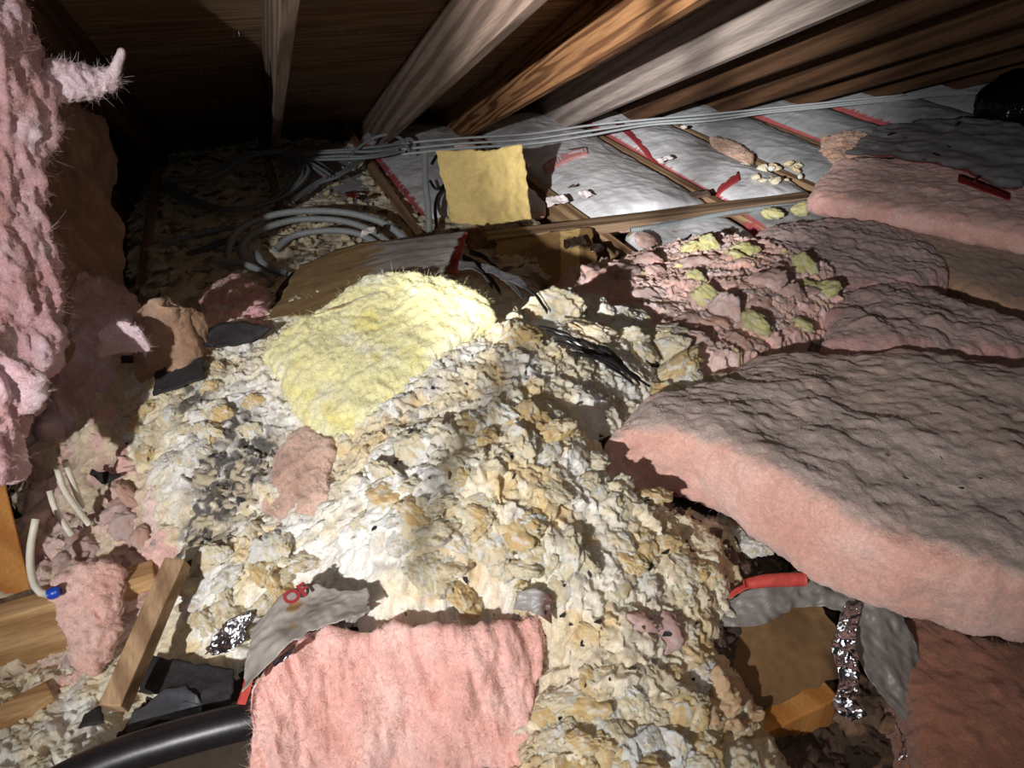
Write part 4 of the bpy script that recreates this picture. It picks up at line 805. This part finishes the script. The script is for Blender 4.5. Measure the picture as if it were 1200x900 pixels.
slab('tan_scrap', 'tan pink fibreglass strip showing through a slit of the dim grey batts', 'insulation scrap',
    [PZ(838, 172, .05), PZ(858, 183, .05), PZ(878, 192, .05)], [PZ(832, 156, .06), PZ(858, 163, .06), PZ(884, 180, .06)], .06, M['fibre'], fib_col(srgb(226, 184, 160), srgb(234, 200, 180), srgb(190, 146, 122)), layers=[(.012, 12, 3, 'billow', I3), (.006, 40, 3, 'ridge', I3)], res=.007, n=3)

# ================================================================== LOOSE CLUMPS, one object each
def clump_mesh(name, seed, m, pal, flake=1., sub=4, flat=.5):
    r = np.random.default_rng(seed); bm = bmesh.new(); bmesh.ops.create_icosphere(bm, subdivisions=sub, radius=1)
    V = np.array([v.co for v in bm.verts]); F = np.array([[v.index for v in f.verts] for f in bm.faces]); bm.free()
    off = r.uniform(-20, 20, 3); pts = r.normal(size=(26, 3)); pts /= np.linalg.norm(pts, axis=1)[:, None]; rad = r.uniform(.7, 1.2, 26); tl = r.normal(size=(26, 3))*.55
    Q = V+.22*np.c_[fbm(V+off, 2.5, 3), fbm(V+off+4, 2.5, 3), fbm(V+off+8, 2.5, 3)]
    i = np.linalg.norm(Q[:, None]-pts[None], axis=2).argmin(1); t = np.einsum('ij,ij->i', Q-pts[i], tl[i])
    h = 1+.35*fbm(V+off, 1.3, 2)+flake*(.5*(rad[i]-1)+.35*t)+.16*fbm(V+off, 4, 3, 'ridge')+.10*fbm(V+off, 10, 3)
    W = V*np.maximum(h, .3)[:, None]*A(1, r.uniform(.6, 1), flat*r.uniform(.7, 1.1))
    n = fbm(V+off, 2.2, 3); C = mixc(np.broadcast_to(pal[0], V.shape), pal[1], sstep(-.1, .4, n+.3*(r.uniform(size=26)[i]-.5))); C = mixc(C, pal[2], sstep(.1, .5, fbm(V+off+5, 3, 3)+.2*(r.uniform(size=26)[i]-.5))*.8)
    return mesh(name, W, F, m, C)
MARKS = [('yellow batt', 440, 400), ('front pink batt', 465, 800), ('black felt strips', 690, 425), ('long pink batt tip', 720, 510), ('tan batt scrap', 340, 550), ('wood stick', 175, 745), ('red flange', 285, 785), ('red roll', 905, 680), ('dark kraft paper', 905, 765),
         ('sooty facing strip', 255, 585), ('conduit coil', 365, 285), ('kraft sheet', 576, 220), ('torn kraft facing', 430, 325), ('white cables', 85, 585), ('blue wire nut', 65, 695), ('long board', 750, 255), ('red lettered facing', 350, 725), ('mauve batt lumps', 1010, 320), ('red facing flange', 535, 290), ('dark cable coil', 290, 210), ('black pipe', 200, 870)]
def where(px, py):
    d = sorted((math.hypot(px-x, py-y), n, px-x, py-y) for n, x, y in MARKS)[0]
    a = (math.degrees(math.atan2(d[3], d[2]))+360) % 360
    side = ['right of', 'below and right of', 'below', 'below and left of', 'left of', 'above and left of', 'above', 'above and right of'][int((a+22.5)//45) % 8]
    return f'{side} the {d[1]}', d[0]
NTH = ['nearest', 'second nearest', 'third nearest', 'fourth nearest', 'fifth nearest', 'sixth nearest', 'seventh nearest', 'eighth nearest', 'ninth nearest']
def spread(rows):
    """rows (object, label, distance): alike labels told apart by how near they lie to their landmark"""
    by = {}
    for o, lb, d in rows: by.setdefault(lb, []).append((d, o))
    for lb, L in by.items():
        L.sort(key=lambda q: q[0])
        for k, (d, o) in enumerate(L):
            t = lb if len(L) == 1 else f'{lb}, {NTH[min(k, 8)]}'
            o['label'] = t if len(t.split()) <= 16 else t.replace(' and ', '-')
def scatter(name, label, cat_, group, meshes, spots, s0, s1, lift=.1, tilt=.5, auto=None):
    """auto: (adjectives per mesh, noun) writes a label per piece from its colour, size and nearest landmark"""
    rows = []
    for n_, (px, py) in enumerate(list(spots)):
        p = S(px, py, .005)
        s = RNG.uniform(s0, s1)*RNG.uniform(.8, 1.15); k = 0 if n_ == 0 else RNG.integers(len(meshes))
        if n_ == 0: o0 = o = bpy.data.objects.new(name, meshes[0])
        else: o = o0.copy(); o.data = meshes[k]
        tag(o, label or '', cat_, group)
        if auto:
            sz = 'small' if s < s0+(s1-s0)*.33 else 'large' if s > s0+(s1-s0)*.7 else 'middling'
            wh, d = where(px, py); rows.append((o, f'{sz} {auto[0][k % len(auto[0])]} {auto[1]} {wh}', d))
        COL.objects.link(o); o.location = p+A(0, 0, s*lift); o.scale = (s, s, s); o.rotation_euler = (RNG.normal()*tilt, RNG.normal()*tilt, RNG.uniform(0, 6.28))
    spread(rows)
def rnd_in(poly, n):
    P_ = np.array(poly); out = []
    while len(out) < n:
        q = A(RNG.uniform(P_[:, 0].min(), P_[:, 0].max()), RNG.uniform(P_[:, 1].min(), P_[:, 1].max()))
        if inpoly(q[None], poly)[0]: out.append((q[0], q[1]))
    return out
CR = [clump_mesh('wool_clump', 100+k, M['wool'], [(CREAM, WHITE, OCHRE), (WHITE, CREAM, GREYW), (OCHRE, CREAM, WHITE), (CREAM, TAN, WHITE)][k % 4], sub=5) for k in range(12)]
CRN = ['cream', 'white', 'ochre', 'tan']
CRB = [clump_mesh('wool_crumb', 200+k, M['wool'], [(CREAM*.8, TAN, GREYW), (TAN, CREAM*.8, GREYW)][k % 2], sub=3) for k in range(6)]
PK = [clump_mesh('pink_tuft', 300+k, M['fibre'], [(PINK, PINKL, ORNG), (PINKL, PINK, ORNG), (ORNG, PINK, PINKL)][k % 3], sub=4, flake=.8) for k in range(8)]
YL = [clump_mesh('yellow_tuft', 400+k, M['fibre'], (srgb(230, 222, 150), srgb(240, 236, 196), srgb(206, 196, 110)), sub=4) for k in range(4)]
BR = [clump_mesh('brown_clump', 500+k, M['wool'], (srgb(150, 118, 92), srgb(116, 88, 68), srgb(170, 140, 112)), sub=3) for k in range(4)]
scatter('wool_clump', None, 'insulation clump', 'clumps on the middle heap', CR,
    rnd_in([(470,520),(640,430),(700,500),(850,620),(850,690),(700,700),(620,700),(430,720),(390,620)], 60), .022, .05, lift=-.3, auto=(CRN, 'wool clump'))
scatter('wool_clump', None, 'insulation clump', 'clumps in the hollow', CR, rnd_in([(490,570),(560,560),(580,640),(520,680),(480,650)], 16), .025, .05, lift=-.25, auto=(CRN, 'hollow clump'))
scatter('wool_clump', None, 'insulation clump', 'clumps on the left flank', CR, rnd_in([(140,450),(230,430),(290,430),(320,480),(300,520),(200,540),(150,520)], 30)+rnd_in([(225,650),(300,620),(370,650),(300,720),(200,740)], 26), .018, .04, lift=-.3, auto=(CRN, 'wool clump'))
scatter('wool_clump', None, 'insulation clump', 'clumps at the bottom edge', CR, rnd_in([(650,790),(840,770),(880,860),(860,900),(640,895)], 48), .018, .042, lift=-.25, auto=(CRN, 'wool clump'))
scatter('wool_clump', None, 'insulation clump', 'clods on the right ridge', CR, [(650,372),(690,368),(720,378),(735,400),(752,410),(770,395),(782,412),(795,435),(815,450),(828,462),(750,380),(690,392),(790,465)], .045, .075, lift=.1, auto=(CRN, 'wool clod'))
scatter('wool_clump', None, 'insulation clump', 'clods beside the yellow batt', CR, [(590,365),(605,378),(625,392),(582,390),(606,398)], .035, .055, lift=-.25, auto=(CRN, 'fluffy clod'))
scatter('wool_clump', 'white wool clump just above the red roll', 'insulation clump', None, CR[1:2], [(888, 640)], .034, .035)
scatter('wool_clump', 'tiny white wool clump at the edge of the long pink batt', 'insulation clump', None, CR[1:2], [(944, 640)], .014, .015)
scatter('wool_crumb', 'small dull cream crumb lying around the conduit coil', 'insulation crumb', 'crumbs around the conduit coil', CRB, rnd_in([(290,300),(300,260),(400,190),(470,200),(490,260),(440,290),(380,290)], 100), .011, .028, auto=(['dull cream', 'tan'], 'wool crumb'))
scatter('wool_crumb', 'cream crumb on the far end of the long board', 'insulation crumb', 'crumbs on the long board', CR, [np.array(p) for p in []] or rnd_in([(855,205),(940,196),(945,212),(895,228)], 26), .014, .028, lift=2.)
scatter('pink_tuft', 'pink fibreglass tuft among the shreds on the left floor', 'insulation tuft', 'pink tufts at left', PK, rnd_in([(60,660),(140,560),(210,610),(190,690),(120,790),(60,800),(100,720)], 36), .018, .042, lift=-.1, auto=(['salmon', 'pale pink', 'orange pink'], 'fibreglass tuft'))
scatter('pink_tuft', 'pink fibreglass tuft on the shredded heap at right', 'insulation tuft', 'pink tufts at right', PK, rnd_in([(660,335),(760,305),(900,310),(980,360),(920,410),(830,420),(760,370)], 60), .03, .07, lift=.2, auto=(['salmon', 'pale pink', 'orange pink'], 'fibreglass tuft'))
scatter('yellow_tuft', 'yellow tuft tucked among the pink shreds at right', 'insulation tuft', 'yellow tufts at right', YL, [(870,305),(862,312),(940,325),(945,345),(965,352),(885,395),(940,390),(812,340),(808,300),(830,300),(830,365)], .03, .05, lift=.8, auto=(['yellow'], 'fibreglass tuft'))
for (px, py, s, lab) in [(975, 238, .075, 'largest yellow fibreglass tuft below the pink batt at upper right'), (905, 256, .05, 'left yellow fibreglass tuft at the end of the conduit'), (940, 250, .055, 'middle yellow fibreglass tuft near the end of the conduit')]:
    scatter('yellow_tuft', lab, 'insulation tuft', None, YL, [(px, py)], s, s*1.02, lift=.5)
scatter('tan_clump', 'tan lumpy wool piece at the bottom of the dark kraft paper', 'insulation clump', 'tan lumps beside the kraft paper', [clump_mesh('tan_clump', 600+k, M['wool'], (srgb(206, 172, 134), srgb(220, 192, 156), srgb(180, 146, 110)), sub=4) for k in range(3)], [(848,832),(862,822),(838,812),(876,840),(830,840),(872,858),(854,850)], .022, .04, lift=.3, auto=(['tan'], 'lump'))
scatter('brown_clump', 'brown lump on the dark floor at lower right', 'debris lump', 'brown lumps at lower right', BR, [(1125,825),(1062,832),(1090,800),(1140,800),(1110,870),(1070,806),(1040,850),(1150,850)], .018, .035, auto=(['brown'], 'floor lump'))
scatter('pink_chunk', 'salmon pink foam like chunk standing in front of the long board', 'insulation chunk', None, PK[:1], [(757, 286)], .055, .056, lift=.3)
scatter('pink_chunk', 'pink scrap peeking out above the kraft sheet', 'insulation chunk', None, PK[1:2], [(545, 188)], .06, .061, lift=1.2)
scatter('pink_chunk', 'grey pink gnarled lump beside the red flange', 'insulation chunk', None, BR[:1], [(558, 290)], .05, .051, lift=.8)
scatter('pink_chunk', 'smooth pink tuft bulging from the heap right of the front batt', 'insulation tuft', 'pink tufts right of the front batt', PK, [(775,735),(745,728)], .04, .05, lift=-.2, auto=(['smooth pink'], 'fibreglass tuft'))
# fallen dark flakes, one object each
def chip_mesh(seed, m):
    r = np.random.default_rng(seed); n = 9; th = np.sort(r.uniform(0, 6.28, n)); rad = r.uniform(.5, 1.1, n)
    V = np.r_[np.c_[np.cos(th)*rad, np.sin(th)*rad*.6, r.normal(size=n)*.08], np.c_[np.cos(th)*rad, np.sin(th)*rad*.6, r.normal(size=n)*.08+.14]]
    F = [list(range(n))[::-1], list(range(n, 2*n))]+[[i, (i+1) % n, n+(i+1) % n, n+i] for i in range(n)]
    return mesh('debris_flake', V, F, m, smooth=False)
def top_at(px, py):
    """first surface under a sight line (batts included)"""
    dg = bpy.context.evaluated_depsgraph_get(); d = ray(px, py)
    hit, loc, nrm, i, ob, mt = SC.ray_cast(dg, Vector(EYE), Vector(d).normalized()); return (np.array(loc), np.array(nrm)) if hit else (S(px, py), A(0, 0, 1))
CH = [chip_mesh(700+k, M['chip'] if k % 2 else M['chip_black']) for k in range(6)]
bpy.context.view_layer.update()
def flakes(noun, group, spots, s0, s1):
    rows = []
    for n_, (px, py) in enumerate(spots):
        p, nn = top_at(px, py); s = RNG.uniform(s0, s1); k = 0 if n_ == 0 else RNG.integers(6)
        if n_ == 0: o = o0 = bpy.data.objects.new('debris_flake', CH[0])
        else: o = o0.copy(); o.data = CH[k]
        tag(o, '', 'flake', group); wh, d = where(px, py)
        rows.append((o, f"{'tiny' if s < (s0+s1)/2 else 'larger'} {'brown' if k % 2 else 'black'} {noun} {wh}", d))
        COL.objects.link(o); o.location = p+nn*.001; o.scale = (s, s, s)
        o.rotation_euler = (Vector(nn).to_track_quat('Z', 'Y') @ Matrix.Rotation(RNG.uniform(0, 6.28), 3, 'Z').to_quaternion()).to_euler()
    spread(rows)
flakes('flake on dusty batt', 'flakes on the dusty batts', rnd_in([(830,430),(960,430),(1150,560),(1100,590),(960,540),(850,470)], 60)+[(876,438),(955,457),(1085,542),(1146,570),(890,425)], .003, .012)
flakes('heap flake', 'flakes on the heap', [(617,437),(679,472),(632,510),(600,535),(703,512),(546,450),(508,455),(655,430),(710,490),(520,425),(465,540),(300,610),(150,520),(145,535),(520,600),(660,720),(700,730),(705,735),(755,735)]+rnd_in([(400,520),(640,430),(850,610),(850,860),(640,890),(640,720),(420,720)], 40), .004, .012)
flakes('flake on yellow fibreglass', 'flakes on the yellow batt', [(418,390),(446,420),(489,381),(482,424),(370,420),(520,345),(440,360)], .003, .006)
flakes('flake on front batt', 'flakes on the front batt', [(340,803),(561,737),(618,735),(470,870),(436,750),(580,720),(640,745)], .003, .007)
